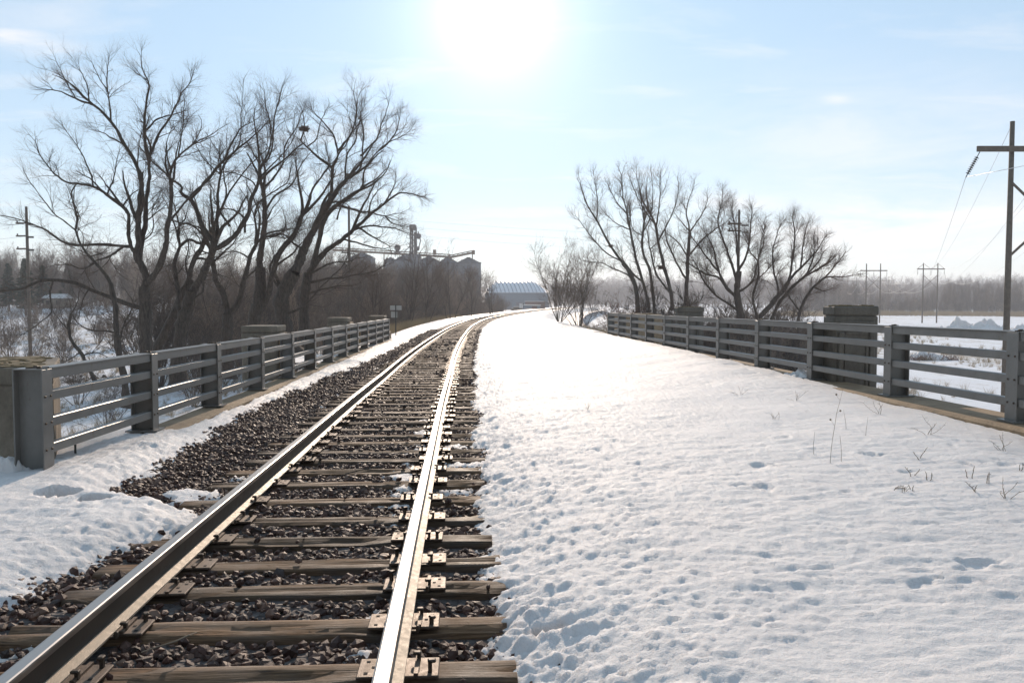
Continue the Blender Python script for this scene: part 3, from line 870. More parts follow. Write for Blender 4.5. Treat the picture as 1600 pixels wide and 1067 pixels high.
pylon('smaller panelled concrete pylon farther along the right railing under the bare trees', 5.28, 6.12, 26.4, .46, wz(26, 1.47), wz(26, -1.5), -1, panel=True)
m = MB(); m.box((0,0,0), (2.6, .9, 1.9), bev=.04); m.box((-.2,0,.97), (2.2,.7,.08), bev=.03)
o = m.build('concrete_wing_wall', M['conc_tan'], loc=(6.0, 40.5, wz(40, .15))); tag(o, 'low brown concrete wall beyond the far end of the right railing', 'wall')

# ================================================================== TREES
def tubes(P_, R0, k):
    """P_ (N,n,3) R0 (N,n) -> verts, quads"""
    Nn, n, _ = P_.shape
    T = np.empty_like(P_); T[:, 1:-1] = P_[:, 2:] - P_[:, :-2]; T[:, 0] = P_[:, 1] - P_[:, 0]; T[:, -1] = P_[:, -1] - P_[:, -2]
    T /= np.linalg.norm(T, axis=2, keepdims=True) + 1e-9
    ov = P_[:, -1] - P_[:, 0]
    ref = np.cross(ov, np.array((.31, .17, .09)) + np.where(np.abs(ov[:, :1]) > np.abs(ov[:, 2:]), np.array((0, 0, 1.)), np.array((1., 0, 0))))
    ref /= np.linalg.norm(ref, axis=1, keepdims=True) + 1e-9
    u = ref[:, None] - (ref[:, None] * T).sum(2, keepdims=True) * T
    u /= np.linalg.norm(u, axis=2, keepdims=True) + 1e-9
    w = np.cross(T, u)
    a = np.arange(k) * 2 * np.pi / k
    V = P_[:, :, None] + R0[:, :, None, None] * (np.cos(a)[None, None, :, None] * u[:, :, None] + np.sin(a)[None, None, :, None] * w[:, :, None])
    base = (np.arange(Nn) * n * k)[:, None, None] + (np.arange(n - 1) * k)[None, :, None]
    j = np.arange(k)[None, None]; j2 = (j + 1) % k
    Q = np.stack([base + j, base + j2, base + k + j2, base + k + j], -1).reshape(-1, 4)
    return V.reshape(-1, 3), Q
def tubes_mesh(name, batches, material):
    Vs = []; Qs = []; o = 0
    for P_, R0, k in batches:
        if len(P_) == 0: continue
        v, q = tubes(P_, R0, k); Vs.append(v); Qs.append(q + o); o += len(v)
    return mesh_np(name, np.concatenate(Vs), np.concatenate(Qs), mats=[material])
def grow(g, start, d, Lh, r, n, wig, up, tip=.3):
    Nn = len(start); Pq = np.empty((Nn, n, 3)); Pq[:, 0] = start
    d = d / (np.linalg.norm(d, axis=1, keepdims=True) + 1e-9)
    st = (Lh / (n - 1))[:, None]
    for i in range(1, n):
        d = d + g.normal(0, wig, (Nn, 3)); d[:, 2] += up
        d /= np.linalg.norm(d, axis=1, keepdims=True)
        Pq[:, i] = Pq[:, i-1] + d * st
    return Pq, r[:, None] * np.linspace(1, tip, n)[None]
def spawn(g, Pq, Rq, cnt, tmin, tmax, amin, amax, tw=1.0):
    """cnt per parent (array) -> start, dir, parent index, t, radius at t"""
    Nn, n, _ = Pq.shape
    idx = np.repeat(np.arange(Nn), cnt)
    t = tmin + (tmax - tmin) * g.random(len(idx)) ** tw
    fpos = t * (n - 1); i = np.minimum(fpos.astype(int), n - 2); f = (fpos - i)[:, None]
    st = Pq[idx, i] * (1 - f) + Pq[idx, i + 1] * f
    tan = Pq[idx, i + 1] - Pq[idx, i]; tan /= np.linalg.norm(tan, axis=1, keepdims=True) + 1e-9
    rad = Rq[idx, i] * (1 - f[:, 0]) + Rq[idx, i + 1] * f[:, 0]
    rv = g.normal(size=(len(idx), 3)); pr = rv - (rv * tan).sum(1, keepdims=True) * tan; pr /= np.linalg.norm(pr, axis=1, keepdims=True) + 1e-9
    a = g.uniform(amin, amax, len(idx))[:, None]
    return st, np.cos(a) * tan + np.sin(a) * pr, idx, t, rad
def resample(pts, rad, n):
    pts = np.array(pts, float); d = np.r_[0, np.cumsum(np.linalg.norm(np.diff(pts, axis=0), axis=1))]
    u = np.linspace(0, d[-1], n)
    o = np.stack([_herm(d + np.arange(len(d))*1e-6, pts[:, k])(u) if len(pts) > 2 else np.interp(u, d, pts[:, k]) for k in range(3)], 1)
    return o, np.interp(u, d, rad), d[-1]
def crown_levels(g, Pq, Rq, Ln, mpp, dens=1.0, tscale=1.0, up=.07):
    TL = 1.35
    """adds secondary limbs and three levels of twigs to the traced limbs"""
    cnt = np.maximum(2, (Ln * dens * 2.7 / tscale)).astype(int)
    st, d, idx, t, rad = spawn(g, Pq, Rq, cnt, .22, .97, .35, .95, .8)
    LS = tscale * g.uniform(.5, 1.9, len(st)) * (1.15 - .55 * t)
    rS = np.minimum(rad * .5, .0085 * LS + .003)
    k = 2; tips = np.repeat(Pq[:, -1], k, 0); td = np.repeat(Pq[:, -1] - Pq[:, -3], k, 0); td /= np.linalg.norm(td, axis=1, keepdims=True) + 1e-9
    td = td + g.normal(0, .20, td.shape); tr = np.repeat(Rq[:, -1], k) * .85
    st = np.concatenate([st, tips]); d = np.concatenate([d, td]); LS = np.concatenate([LS, np.clip(tr * 55, .35, 2.2) * tscale * g.uniform(.7, 1.1, len(tr))]); rS = np.concatenate([rS, tr])
    PS, RS = grow(g, st, d, LS, rS, 8, .17, up, .28)
    # twigs on limbs and on secondary limbs
    def lev(Pa, Ra, La, per, lo, hi, r0, npt, wig, upw, a0, a1, tm=.12):
        c = np.maximum(2, La * per).astype(int)
        st, d, idx, t, rad = spawn(g, Pa, Ra, c, tm, 1.0, a0, a1)
        Lx = tscale * g.uniform(lo, hi, len(st)) * (1.15 - .45 * t)
        return grow(g, st, d, Lx, np.minimum(rad * .62, r0 * tscale ** .7), npt, wig, upw) + (Lx,)
    A = lev(Pq, Rq, Ln, 1.8 * dens / tscale, .25, .8, .0075 * FAT, 4, .15, up, .5, 1.1)
    B = lev(PS, RS, LS, 5.0 * dens / tscale, .25, .75, .0070 * FAT, 4, .15, up, .4, .95)
    P1 = np.concatenate([A[0], B[0]]); R1 = np.concatenate([A[1], B[1]]); L1 = np.concatenate([A[2], B[2]])
    P2, R2, L2 = lev(P1, R1, L1, 8.2 * dens * TW / tscale, TL * .14, TL * .42, .0048 * FAT, 3, .16, up * .7, .4, .9)
    P3, R3, L3 = lev(P2, R2, L2, 7.5 * dens * TW / tscale, TL * .08, TL * .24, .0033 * FAT, 2, .14, up * .5, .4, .9)
    return (PS, RS), (P1, R1), (P2, R2), (P3, R3)

DENS = 1.0; TW = 1.4; FAT = 1.6
def traced_tree(name, label, Y0, limbs, seed, group, dens=1.0, tscale=1.0, bark='bark', up=.07, drift=.35, roots=1):
    """limbs: (first width px, last width px, [(px,py)...]); each limb joins the nearest point of an earlier one"""
    g = np.random.default_rng(seed)
    mpp = Y0 / F
    done = []      # (pixel pts, Y pts)
    LP = []; LR = []; LL = []; isr = []
    for li, (w0, w1, pts) in enumerate(limbs):
        pp = np.array(pts, float)
        y = Y0; snap = None
        if done and not (isinstance(w0, tuple)):
            best = 1e9
            for dp, dy, dw in done:
                q = np.hypot(dp[:, 0] - pp[0, 0], dp[:, 1] - pp[0, 1]); k = int(q.argmin())
                if q[k] < best: best = q[k]; y = dy[k]; snap = dp[k]
            if best < 14: pp[0] = snap
        if isinstance(w0, tuple): y = Y0 + w0[1]; w0 = w0[0]
        cum = np.r_[0, np.cumsum(np.hypot(*np.diff(pp, axis=0).T))]
        dr = g.uniform(-1, 1) * drift * (0 if li == 0 else 1)
        Ys = y + dr * cum * mpp + .10 * mpp * 20 * np.sin(np.linspace(0, 3, len(pp)) * g.uniform(-1, 1)) * (0 if li == 0 else 1)
        w = np.linspace(w0, w1, len(pp))
        w = w if li < roots else w * .82
        W = np.array([P(a, b_, yy) for (a, b_), yy in zip(pp, Ys)])
        o, r, ln = resample(W, w * .5 * Ys / F, 26)
        dense = np.linspace(0, 1, 40)
        done.append((np.stack([np.interp(dense * cum[-1], cum, pp[:, 0]), np.interp(dense * cum[-1], cum, pp[:, 1])], 1), np.interp(dense * cum[-1], cum, Ys), w))
        nz = g.normal(0, 1, (26, 3)); nz = (nz + np.roll(nz, 1, 0) + np.roll(nz, -1, 0)) / 3
        kk = g.normal(0, 1, (7, 3)); kk = np.stack([np.interp(np.linspace(0, 6, 26), np.arange(7), kk[:, c_]) for c_ in range(3)], 1)
        o[1:] = o[1:] + nz[1:] * np.minimum(.022, ln*.006) + kk[1:] * np.minimum(.018, ln * .006)
        r = r * (1 + .10 * g.normal(0, 1, 26).clip(-1, 1.5))
        if li == 0: r = r * (1 + .5 * np.exp(-np.arange(26) / 1.8))
        LP.append(o); LR.append(np.maximum(r, .006)); LL.append(ln); isr.append(li)
    LP = np.array(LP); LR = np.array(LR); LL = np.array(LL)
    b0 = LP[0][0]
    t = thing(name, label, 'tree', tuple(map(float, b0)), 0, group)
    off = b0[None, None]
    dens = dens * DENS
    nroot = roots
    PS, P1, P2, P3 = crown_levels(g, LP[nroot:] if len(LP) > nroot else LP, LR[nroot:] if len(LP) > nroot else LR, LL[nroot:] if len(LP) > nroot else LL, mpp, dens, tscale, up)
    put('trunk', tubes_mesh('trunk', [(LP - off, LR, 8)], M[bark]), t)
    put('branches', tubes_mesh('branches', [(PS[0] - off, PS[1], 5), (P1[0] - off, P1[1], 3)], M[bark] if bark == 'bark' else M['twig']), t)
    put('twigs', tubes_mesh('twigs', [(P2[0] - off, P2[1], 3), (P3[0] - off, P3[1], 3)], M['twig']), t)
    return len(P1[0]), len(P2[0]), len(P3[0])

def px(scale, ox, oy, *pts): return [(ox + a / scale, oy + b_ / scale) for a, b_ in pts]
r1 = lambda *p: px(4.104, 50, 70, *p)
r2 = lambda *p: px(4.103, 180, 300, *p)
r3 = lambda *p: px(4.104, 300, 120, *p)
r4 = lambda *p: px(4.103, 380, 280, *p)
r5 = lambda *p: px(4.85, 1040, 300, *p)
r6 = lambda *p: px(4.267, 880, 250, *p)
r7 = lambda *p: px(3.556, 0, 320, *p)
r0 = lambda *p: px(2.667, 0, 60, *p)
rb = lambda *p: px(2.667, 380, 120, *p)
GL = 'big bare cottonwoods behind the left railing'
cnts = []
# A: the tallest tree at the left
cnts.append(traced_tree('bare_tree', 'tall bare cottonwood with spreading crown, first thick trunk behind the left railing', 29, [
    (24, 18, [(229,668),(228.5,600),(228,558),(227,483),(226,446)]),
    (14, 11, [(226,450)] + r2((195,560),(165,460),(140,400),(150,330),(150,200))),
    (11, 4.5, r2((150,200),(155,100),(160,0)) + r1((700,920),(690,830),(670,770),(600,650),(510,500),(400,390))),
    (4.5, 1.3, r1((400,390),(280,345),(200,310),(80,285))),
    (11, 6, r2((165,440),(178,300),(190,180),(200,60),(205,0)) + r1((740,900),(745,740))),
    (6, 1.5, r1((745,740),(725,600),(730,470),(745,330),(755,270),(720,170),(700,90))),
    (6, 1.5, r1((745,740),(790,620),(840,530),(900,440),(950,330),(1020,240))),
    (4, 1.2, r1((740,550),(800,480),(880,455),(970,430))),
    (3.5, 1, r1((520,500),(500,380),(480,300),(430,210),(390,120))),
    (3, 1, r1((480,300),(480,200),(490,110))),
    (3, 1, r1((370,370),(350,250),(300,150))),
    (3, 1, r1((590,650),(510,600),(440,560),(395,550))),
    (2.4, 1, r1((280,345),(200,200),(160,110))),
    (8, 6, r2((140,420),(100,350),(90,220),(70,110),(40,85))),
    (6, 1.5, r1((590,1040),(490,970),(390,910),(310,895),(220,885),(150,830),(80,750),(20,620))),
    (3.5, 1, r1((395,910),(370,810),(330,720),(280,640),(200,520))),
    (3.5, 1, r1((490,960),(520,870),(540,760),(560,680))),
    (3.5, 1, r1((590,1020),(640,960),(690,925))),
    (3, 1, r1((280,860),(250,960),(290,1060),(300,1100))),
    (6, 1.2, r0((530,870),(400,860),(280,855),(180,790),(100,760),(0,735))),
    (5, 1.2, r0((520,870),(450,910),(390,930),(340,980))),
    (9, 2.5, r7((770,590),(640,520),(500,470),(380,430),(250,425),(150,460),(0,475),(-160,520))),
    (3.5, 1, r7((300,460),(275,530),(285,600),(220,660),(120,720))),
    (3, 1, r7((480,490),(450,560),(440,620))),
    (2.5, 1, r7((240,425),(238,360))),
    (12, 7, r2((225,600),(280,470),(310,380),(340,230),(350,120),(360,0))),
    (6, 3, r1((880,1067),(890,930),(890,800),(930,720),(1000,660))),
    (3, 1, r1((1000,660),(1080,610),(1149,580),(1230,520))),
    (5, 1.5, r2((350,200),(400,130),(480,30)) + r1((1149,850),(1220,760),(1270,650))),
    (3, 1, r1((890,800),(860,640),(900,520))),
    (3, 1, r1((940,720),(960,560),(975,430),(975,350))),
    (3, 1, r2((190,320),(240,250),(240,120),(290,0))),
    (3, 1, r2((185,200),(260,140),(330,80))),
    (2.5, 1, r1((700,800),(690,620),(720,510))),
], 101, GL, dens=1.1, tscale=.95))
cnts.append(traced_tree('bare_tree', 'slim curved bare tree left of the first thick trunk, leaning over the railing', 27, [
    (12, 7, r7((700,1130),(690,960),(655,780),(640,560),(620,440))),
    (7, 3.5, r7((620,440),(560,350),(500,290),(440,200),(420,140))),
    (3.5, 1, r7((420,140),(430,60),(410,0)) + r0((320,720),(280,620))),
    (3, 1, r7((420,140),(370,100),(300,50),(260,0)) + r0((130,600),(100,560))),
    (4, 1.3, r7((650,700),(560,700),(480,690),(420,640),(390,560))),
    (3.5, 1.1, r7((640,780),(700,640),(740,540),(700,480))),
    (3, 1, r7((500,290),(560,270),(600,240))),
    (3, 1, r7((520,330),(460,360),(380,330),(250,350))),
], 102, GL, dens=1.0, tscale=1.25))
cnts.append(traced_tree('bare_tree', 'small bare sapling leaning left over the snow behind the near bay of the railing', 24, [
    (6, 4, r7((545,1000),(500,920),(460,840),(400,760),(385,690),(395,600))),
    (3, 1, r7((460,840),(530,820),(610,850))), (3, 1, r7((450,820),(400,850),(340,880))), (2.5, 1, r7((390,700),(340,650),(300,600))), (2.5,1,r7((395,610),(430,540),(440,480)))
], 103, GL, dens=1.0, tscale=1.25))
cnts.append(traced_tree('bare_tree', 'bare cottonwood with crossing limbs, second thick trunk behind the left railing', 31, [
    (25, 18, r2((410,1240),(400,1060),(420,950),(450,780),(490,640))),
    (15, 11, r2((490,640),(560,530),(620,400),(640,330))),
    (11, 3, r2((640,330),(600,280),(540,170),(490,60),(420,0)) + r1((960,930),(880,850),(760,740))),
    (9, 3.5, r2((640,320),(650,250),(655,120),(660,0)) + r3((185,630),)),
    (3.5, 1, r3((185,630),(240,520),(300,440),(320,250),(330,50))),
    (3, 1, r3((185,630),(150,600),(60,500),(10,400))),
    (11, 6, r2((650,380),(680,350),(800,220),(870,120)) + r3((380,800),(430,670))),
    (5, 1.2, r3((430,670),(440,590),(500,440),(480,200),(470,100))),
    (4, 1.2, r3((380,800),(400,690),(330,640),(220,610))),
    (3.5, 1, r3((430,640),(540,540),(620,450),(690,300))),
    (6, 1.5, r3((0,770),(100,650),(180,560),(300,450),(380,390),(470,310))),
    (4, 1, r3((200,540),(260,420),(320,330),(420,270))),
    (11, 6, r2((430,900),(400,640),(380,460),(410,350))),
    (6, 2, r2((410,350),(480,300),(540,330),(600,330),(560,250),(470,210),(400,190))),
    (4, 1, r2((410,350),(400,260),(450,160),(470,80))),
    (5, 1.2, r2((600,560),(560,640),(500,690),(490,760))),
    (4, 1, r2((620,400),(560,380),(540,300),(500,250))),
], 104, GL, dens=1.15, tscale=1.12))
cnts.append(traced_tree('bare_tree', 'bare tree with a trunk leaning right, beside the second thick trunk', 32, [
    (15, 11, r2((250,1120),(280,980),(380,780),(470,560))),
    (10, 5, r2((470,560),(530,380),(600,280),(640,200),(700,60))),
    (5, 1.2, r3((340,1000),(330,900),(250,850),(180,850))),
    (5, 1.2, r2((520,420),(600,440),(640,520),(700,540))),
    (4.5, 1.2, r3((240,960),(170,840),(130,720))),
    (4, 1.2, r2((470,560),(450,460),(470,350),(440,250))),
], 105, GL, dens=1.0, tscale=1.25))
cnts.append(traced_tree('bare_tree', 'bare forked cottonwood rising just left of the first stepped pylon', 34, [
    (20, 15, r2((725,1200),(720,1000),(720,780))),
    (13, 8, r2((720,780),(690,650),(640,560),(630,420))),
    (6, 1.5, r2((630,420),(600,330),(540,250),(450,200),(380,240))),
    (12, 6, r2((725,790),(780,720),(830,560),(870,400),(900,330))),
    (6, 3, r2((900,330),(905,240)) + r3((400,900),)),
    (4, 1.2, r3((400,900),(440,800),(520,740),(620,660),(640,560))),
    (4, 1.2, r2((690,540),(660,530),(600,540))),
    (4, 1.2, r2((860,420),(800,390),(720,380))),
    (5, 1.2, r2((640,450),(700,380),(760,330),(800,200))),
    (4, 1.2, r2((830,560),(900,500),(940,470))),
], 106, GL, dens=1.1, tscale=1.1))
cnts.append(traced_tree('bare_tree', 'straight tall bare cottonwood with a fan of upright limbs above the first stepped pylon', 36, [
    (21, 16, r2((870,1120),(880,900),(920,700),(930,600),(930,480))),
    (13, 8, r2((930,480),(930,400),(955,220)) + r3((465,900),(465,800))),
    (7, 2.5, r3((465,800),(440,650),(440,590),(500,500),(520,400))),
    (3, 1, r3((520,400),(530,250),(570,100),(575,80))),
    (4, 1, r3((440,590),(400,500),(350,420))),
    (4.5, 1, r3((455,720),(530,640),(580,560),(610,420),(670,330),(700,240))),
    (4.5, 1, r3((465,850),(540,760),(640,690),(700,560),(760,480))),
    (11, 9, r2((945,760),(960,700),(1000,560),(1060,380),(1130,300),(1200,150))),
    (7, 3, r4((400,250),(430,110)) + r3((760,760),(830,640))),
    (3, 1, r3((830,640),(880,560),(860,460))),
    (5, 1.2, r2((950,300),(1040,270),(1130,290))),
    (5, 1.3, r2((1040,470),(1130,400),(1180,340),(1230,290))),
    (4, 1, r3((470,1030),(560,1010),(600,960),(590,870))),
    (4, 1, r2((955,220),(1000,120),(1060,40))),
], 107, GL, dens=1.15, tscale=1.12))
cnts.append(traced_tree('bare_tree', 'massive bare cottonwood leaning right with the bird nest in its top', 38, [
    (26, 20, r4((320,1120),(260,930),(250,760),(330,600))),
    (18, 13, r4((330,600),(400,430),(470,290))),
    (12, 8, r4((470,290),(550,150),(600,80),(660,0))),
    (8, 4, r3((830,920),(890,760),(900,600),(940,500))),
    (4, 1.5, r3((940,500),(910,380),(850,300),(800,250))),
    (4, 1, r3((930,480),(1010,380),(1045,300),(1040,100))),
    (6, 1.5, r3((880,575),(800,510),(740,450),(690,405))),
    (3, 1, r3((700,400),(720,340),(715,260),(700,200))),
    (3, 1, r3((740,450),(800,400),(820,300),(870,200))),
    (5, 1.3, r4((240,740),(170,560),(270,410),(330,350))),
    (6, 1.5, r4((240,740),(200,560),(290,400),(400,250))),
    (7, 2, r3((760,1000),(850,850),(960,700),(1067,560))),
    (4, 1, rb((410,420),(430,330),(470,250),(470,180),(480,80))),
    (5, 1.2, r4((380,450),(310,400),(270,360),(130,390))),
    (4, 1, r4((550,150),(640,140),(680,130))),
    (5, 1.5, r4((290,880),(370,820),(500,690),(640,560))),
], 108, GL, dens=1.15, tscale=1.12))
cnts.append(traced_tree('bare_tree', 'bare tree at the right end of the left grove, limbs reaching out over the thicket', 40, [
    (17, 13, r4((390,1060),(390,930),(390,780),(420,600))),
    (12, 7, r4((420,600),(520,470),(620,400),(700,330))),
    (7, 2, r4((700,330),(800,240),(900,160),(1000,90),(1090,100))),
    (11, 5, r4((430,560),(480,420),(560,200),(650,130),(750,70))),
    (5, 1.5, r4((700,110),(750,70)) + rb((510,380),(560,310),(660,250))),
    (5, 1.4, rb((430,410),(470,400),(500,280),(490,150))),
    (5, 2, r4((700,320),(800,300),(975,315))),
    (5, 2, r4((640,210),(780,215),(910,235))),
    (4, 1.5, r4((750,330),(850,380),(935,425))),
    (3.5, 1, r4((910,235),(950,280),(1030,300))),
    (4, 1.5, r4((650,400),(720,405),(850,440),(900,445))),
    (6, 1.5, r4((430,610),(480,580),(560,540),(680,530))),
    (6, 1.5, r4((440,680),(560,640),(700,620),(850,590))),
    (5, 1.3, r4((430,740),(560,690),(700,680))),
    (4, 1.2, rb((500,330),(560,250),(580,180),(600,120))),
    (4, 1.2, rb((560,310),(600,280),(640,220),(650,180))),
    (3.5, 1, r4((900,160),(960,60),(980,0))),
    (3.5, 1, r4((800,240),(830,120),(900,40))),
    (3.5, 1, r4((600,260),(640,160),(720,100))),
], 109, GL, dens=1.15, tscale=1.15))
GR = 'bare trees behind the right railing'
TW = .68; FAT = 1.8
cnts.append(traced_tree('bare_tree', 'tall airy bare tree of slender grey stems spreading behind the far right railing', 55, [
    (8, 6, r6((495,1080),(495,960),(480,830),(400,690))),
    (5.5, 1.5, r6((400,690),(300,550),(220,400),(140,250),(120,170))),
    (3.5, 1, r6((400,680),(290,620),(180,500),(90,380))),
    (3.5, 1, r6((480,830),(430,770),(360,730),(260,690),(120,670))),
    (2.5, 1, r6((220,400),(230,300),(210,120))),
    ((8, .5), 4, r6((575,1080),(570,980),(540,850),(480,650),(450,470))),
    (4, 1.2, r6((450,470),(430,370),(400,250),(390,100))),
    (2.5, 1, r6((440,470),(350,420),(290,370))),
    (2.5, 1, r6((430,370),(350,270),(310,200))),
    (3.5, 2, r6((530,820),(470,760),(400,670))),
    ((7, -.6), 4, r6((610,1080),(605,980),(580,750),(530,600),(540,420))),
    (3.5, 1, r6((540,420),(520,280),(490,100))),
    (2.5, 1, r6((530,500),(480,480),(440,320))), (2.5, 1, r6((540,470),(580,380),(600,250),(590,120))),
    ((8, .9), 5, r6((730,1000),(720,900),(690,780),(640,580),(620,440))),
    (3.5, 1, r6((620,440),(640,300),(650,100))),
    (3.5, 1, r6((640,540),(700,420),(750,300),(770,150))),
    (3, 1, r6((620,440),(530,320),(450,150))),
    (4.5, 2, r6((710,880),(620,760),(580,600),(560,500))),
    (2.5, 1, r6((580,600),(620,560))),
], 201, GR, dens=1.5, tscale=1.25, bark='bark_pale', up=.12))
cnts.append(traced_tree('bare_tree', 'bare tree with a narrow fork between the airy tree and the dense dark one', 58, [
    (7, 5, r6((815,1000),(820,850),(830,700),(845,480))),
    (3.5, 1, r6((845,480),(820,350),(870,180))), (3, 1, r6((845,480),(760,380))), (3, 1, r6((850,480),(930,350),(960,280))),
    (3.5, 1, r6((830,650),(760,540),(690,490))), (4, 1.2, r6((840,640),(920,540),(1020,460),(1080,420))), (4,1.2,r6((820,800),(740,650),(690,520),(680,460)))
], 202, GR, dens=1.5, tscale=1.2, bark='bark_brown', up=.15))
cnts.append(traced_tree('bare_tree', 'dense rounded bare tree standing around the lone utility pole', 48, [
    (13, 9, r5((590,1130),(570,960),(540,780),(550,600))),
    (7, 1.5, r5((540,800),(430,680),(390,560),(360,420),(300,310))),
    (6, 1.5, r5((540,700),(490,520),(450,400),(400,250),(430,80))),
    (6, 1.5, r5((550,600),(600,520),(640,330),(650,180))),
    (5, 1.5, r5((560,760),(640,690),(700,520),(740,300))),
    (5, 1.5, r5((550,620),(540,450),(530,280),(510,150))),
    (5, 1.2, r5((470,700),(400,650),(300,620),(200,560),(120,520))),
    (5, 1.2, r5((520,900),(400,800),(300,700),(240,560),(160,440))),
    (4, 1.2, r5((640,690),(720,640),(800,560))),
    (4, 1.2, r5((410,600),(300,480),(240,400),(180,320))),
], 203, GR, dens=2.1, tscale=1.05, bark='bark_brown', up=.10))
cnts.append(traced_tree('bare_tree', 'low wide bare tree beside the broad panelled pylon, rightmost of its cluster', 42, [
    (9, 7, r5((690,1100),(710,960),(820,830),(930,680))),
    (6, 1.5, r5((930,680),(1020,580),(1110,490),(1180,400))),
    (5, 1.5, r5((850,800),(850,700),(820,600),(820,400),(860,280))),
    (5, 1.5, r5((930,680),(960,520),(980,300),(970,220))),
    ((8,.8), 5, r5((790,1080),(810,960),(930,750),(1060,640))),
    (4, 1.2, r5((1060,640),(1120,500),(1130,380))),
    (4, 1.2, r5((1060,640),(1170,570),(1230,530))),
    ((7,-.7), 4, r5((1000,1100),(1020,900),(1120,720),(1200,650))),
    (4, 1.2, r5((1020,900),(940,800),(880,700))),
    ((6,-.3), 3.5, r5((700,1080),(700,960),(660,820),(700,640),(700,520))),
    (4, 1.2, r5((1020,580),(1040,420),(1060,280))),
    (4, 1.2, r5((1120,720),(1200,750),(1240,740))),
], 204, GR, dens=2.0, tscale=.95, bark='bark_brown', up=.10))
print('trees', cnts)

def shrub_geo(g, H, nst, spread, twig_r=.006, dens=1.0, n1=7, n2=5, n3=4, rs=.018, lean=0.0, up=.10):
    a = g.uniform(0, 6.28, nst); q = np.abs(g.normal(0, spread, nst))
    d = np.stack([np.cos(a) * np.sin(q) + lean, np.sin(a) * np.sin(q), np.cos(q)], 1)
    st = np.stack([np.cos(a) * .05 * H, np.sin(a) * .05 * H, np.zeros(nst) - .05 * H], 1) * g.uniform(.2, 1, (nst, 1))
    Lh = H * g.uniform(.65, 1.05, nst)
    P0, R0 = grow(g, st, d, Lh, H * rs * g.uniform(.5, 1, nst), 8, .10, .03)
    st, d, idx, t, rad = spawn(g, P0, R0, np.full(nst, n1), .2, 1, .35, .85)
    P1, R1 = grow(g, st, d, H * g.uniform(.18, .42, len(st)) * (1.2 - .6*t), rad * .55, 5, .16, up)
    st, d, idx, t, rad = spawn(g, P1, R1, np.full(len(P1), n2), .15, 1, .35, .85)
    P2, R2 = grow(g, st, d, H * g.uniform(.08, .2, len(st)), np.maximum(rad * .55, twig_r), 3, .2, up)
    st, d, idx, t, rad = spawn(g, P2, R2, np.full(len(P2), n3), .15, 1, .35, .85)
    P3, R3 = grow(g, st, d, H * g.uniform(.04, .10, len(st)), np.full(len(st), twig_r), 2, .25, up)
    return (P0, R0), (P1, R1), (P2, R2), (P3, R3)
def shrub(name, label, loc, H, nst, spread, seed, bark='bark', twig='twig', group=None, **k):
    g = np.random.default_rng(seed)
    a, b_, c, d = shrub_geo(g, H, nst, spread, **k)
    t = thing(name, label, 'shrub' if 'shrub' in name else 'tree', loc, 0, group)
    put('stems' if 'shrub' in name else 'trunk', tubes_mesh('stems', [(a[0], a[1], 5), (b_[0], b_[1], 4)], M[bark]), t)
    put('twigs', tubes_mesh('twigs', [(c[0], c[1], 3), (d[0], d[1], 3)], M[twig]), t)
    return t
q = P(905, 513, 58)
shrub('bare_shrub', 'big bare shrub of many stems on the embankment beyond the right railing', tuple(q), 5.4, 20, .62, 301, bark='bark_pale', twig_r=.0048, n1=8, n2=6, n3=4, rs=.006)
q = P(872, 500, 70)
shrub('bare_shrub', 'paler wispy shrub at the bend, left of the big stemmed shrub', tuple(q), 6.2, 12, .42, 302, bark='bark_pale', twig_r=.007, n1=8, n2=6, n3=4, rs=.007)
q = P(945, 520, 50); shrub('bare_shrub', 'small reddish dead shrub against the end of the right railing', (q[0], q[1], -2.2), 2.9, 14, .5, 303, bark='brush', twig='twig_red', twig_r=.005, n1=6, n2=6, n3=4, rs=.006)
for i, (pxx, yy, H, lab) in enumerate(((985, 52, 3.4, 'reddish brush around the foot of the airy tree stems'), (1035, 60, 3.6, 'reddish brush between the airy tree and the far panelled pylon'), (1105, 40, 2.6, 'low tangled brush just right of the smaller panelled pylon'), (1230, 34, 2.6, 'low tangled brush left of the broad panelled pylon'), (1180,44,3.0,'low brown brush under the dense rounded tree'),(1275,50,3.6,'brown brush behind the broad panelled pylon'))):
    q = P(pxx, 560, yy); shrub('bare_shrub', lab, (q[0], q[1], float(ground_z(q[0], q[1]))), H, 16, .55, 310 + i, bark='brush', twig='twig_red' if i < 2 else 'brush', twig_r=.006, n1=7, n2=6, n3=4, rs=.007)
for i, (pxx, yy, H, lab) in enumerate(((20, 42, 4.2, 'bare brushy tree behind the near left pylon'), (120, 40, 3.0, 'thin bare brush on the snow left of the slim curved tree'), (165, 33, 2.2, 'low twiggy bush on the snow seen through the first bay'), (300, 40, 3.2, 'brush in the snow between the first and second thick trunks'), (345, 45, 3.2, 'brush behind the forked cottonwood'), (430, 48, 3.4, 'brush under the massive leaning cottonwood'))):
    q = P(pxx, 560, yy); shrub('bare_shrub', lab, (q[0], q[1], float(ground_z(q[0], q[1]))), H, 12, .5, 330 + i, bark='brush', twig='brush', twig_r=.005, n1=7, n2=6, n3=4, rs=.008)
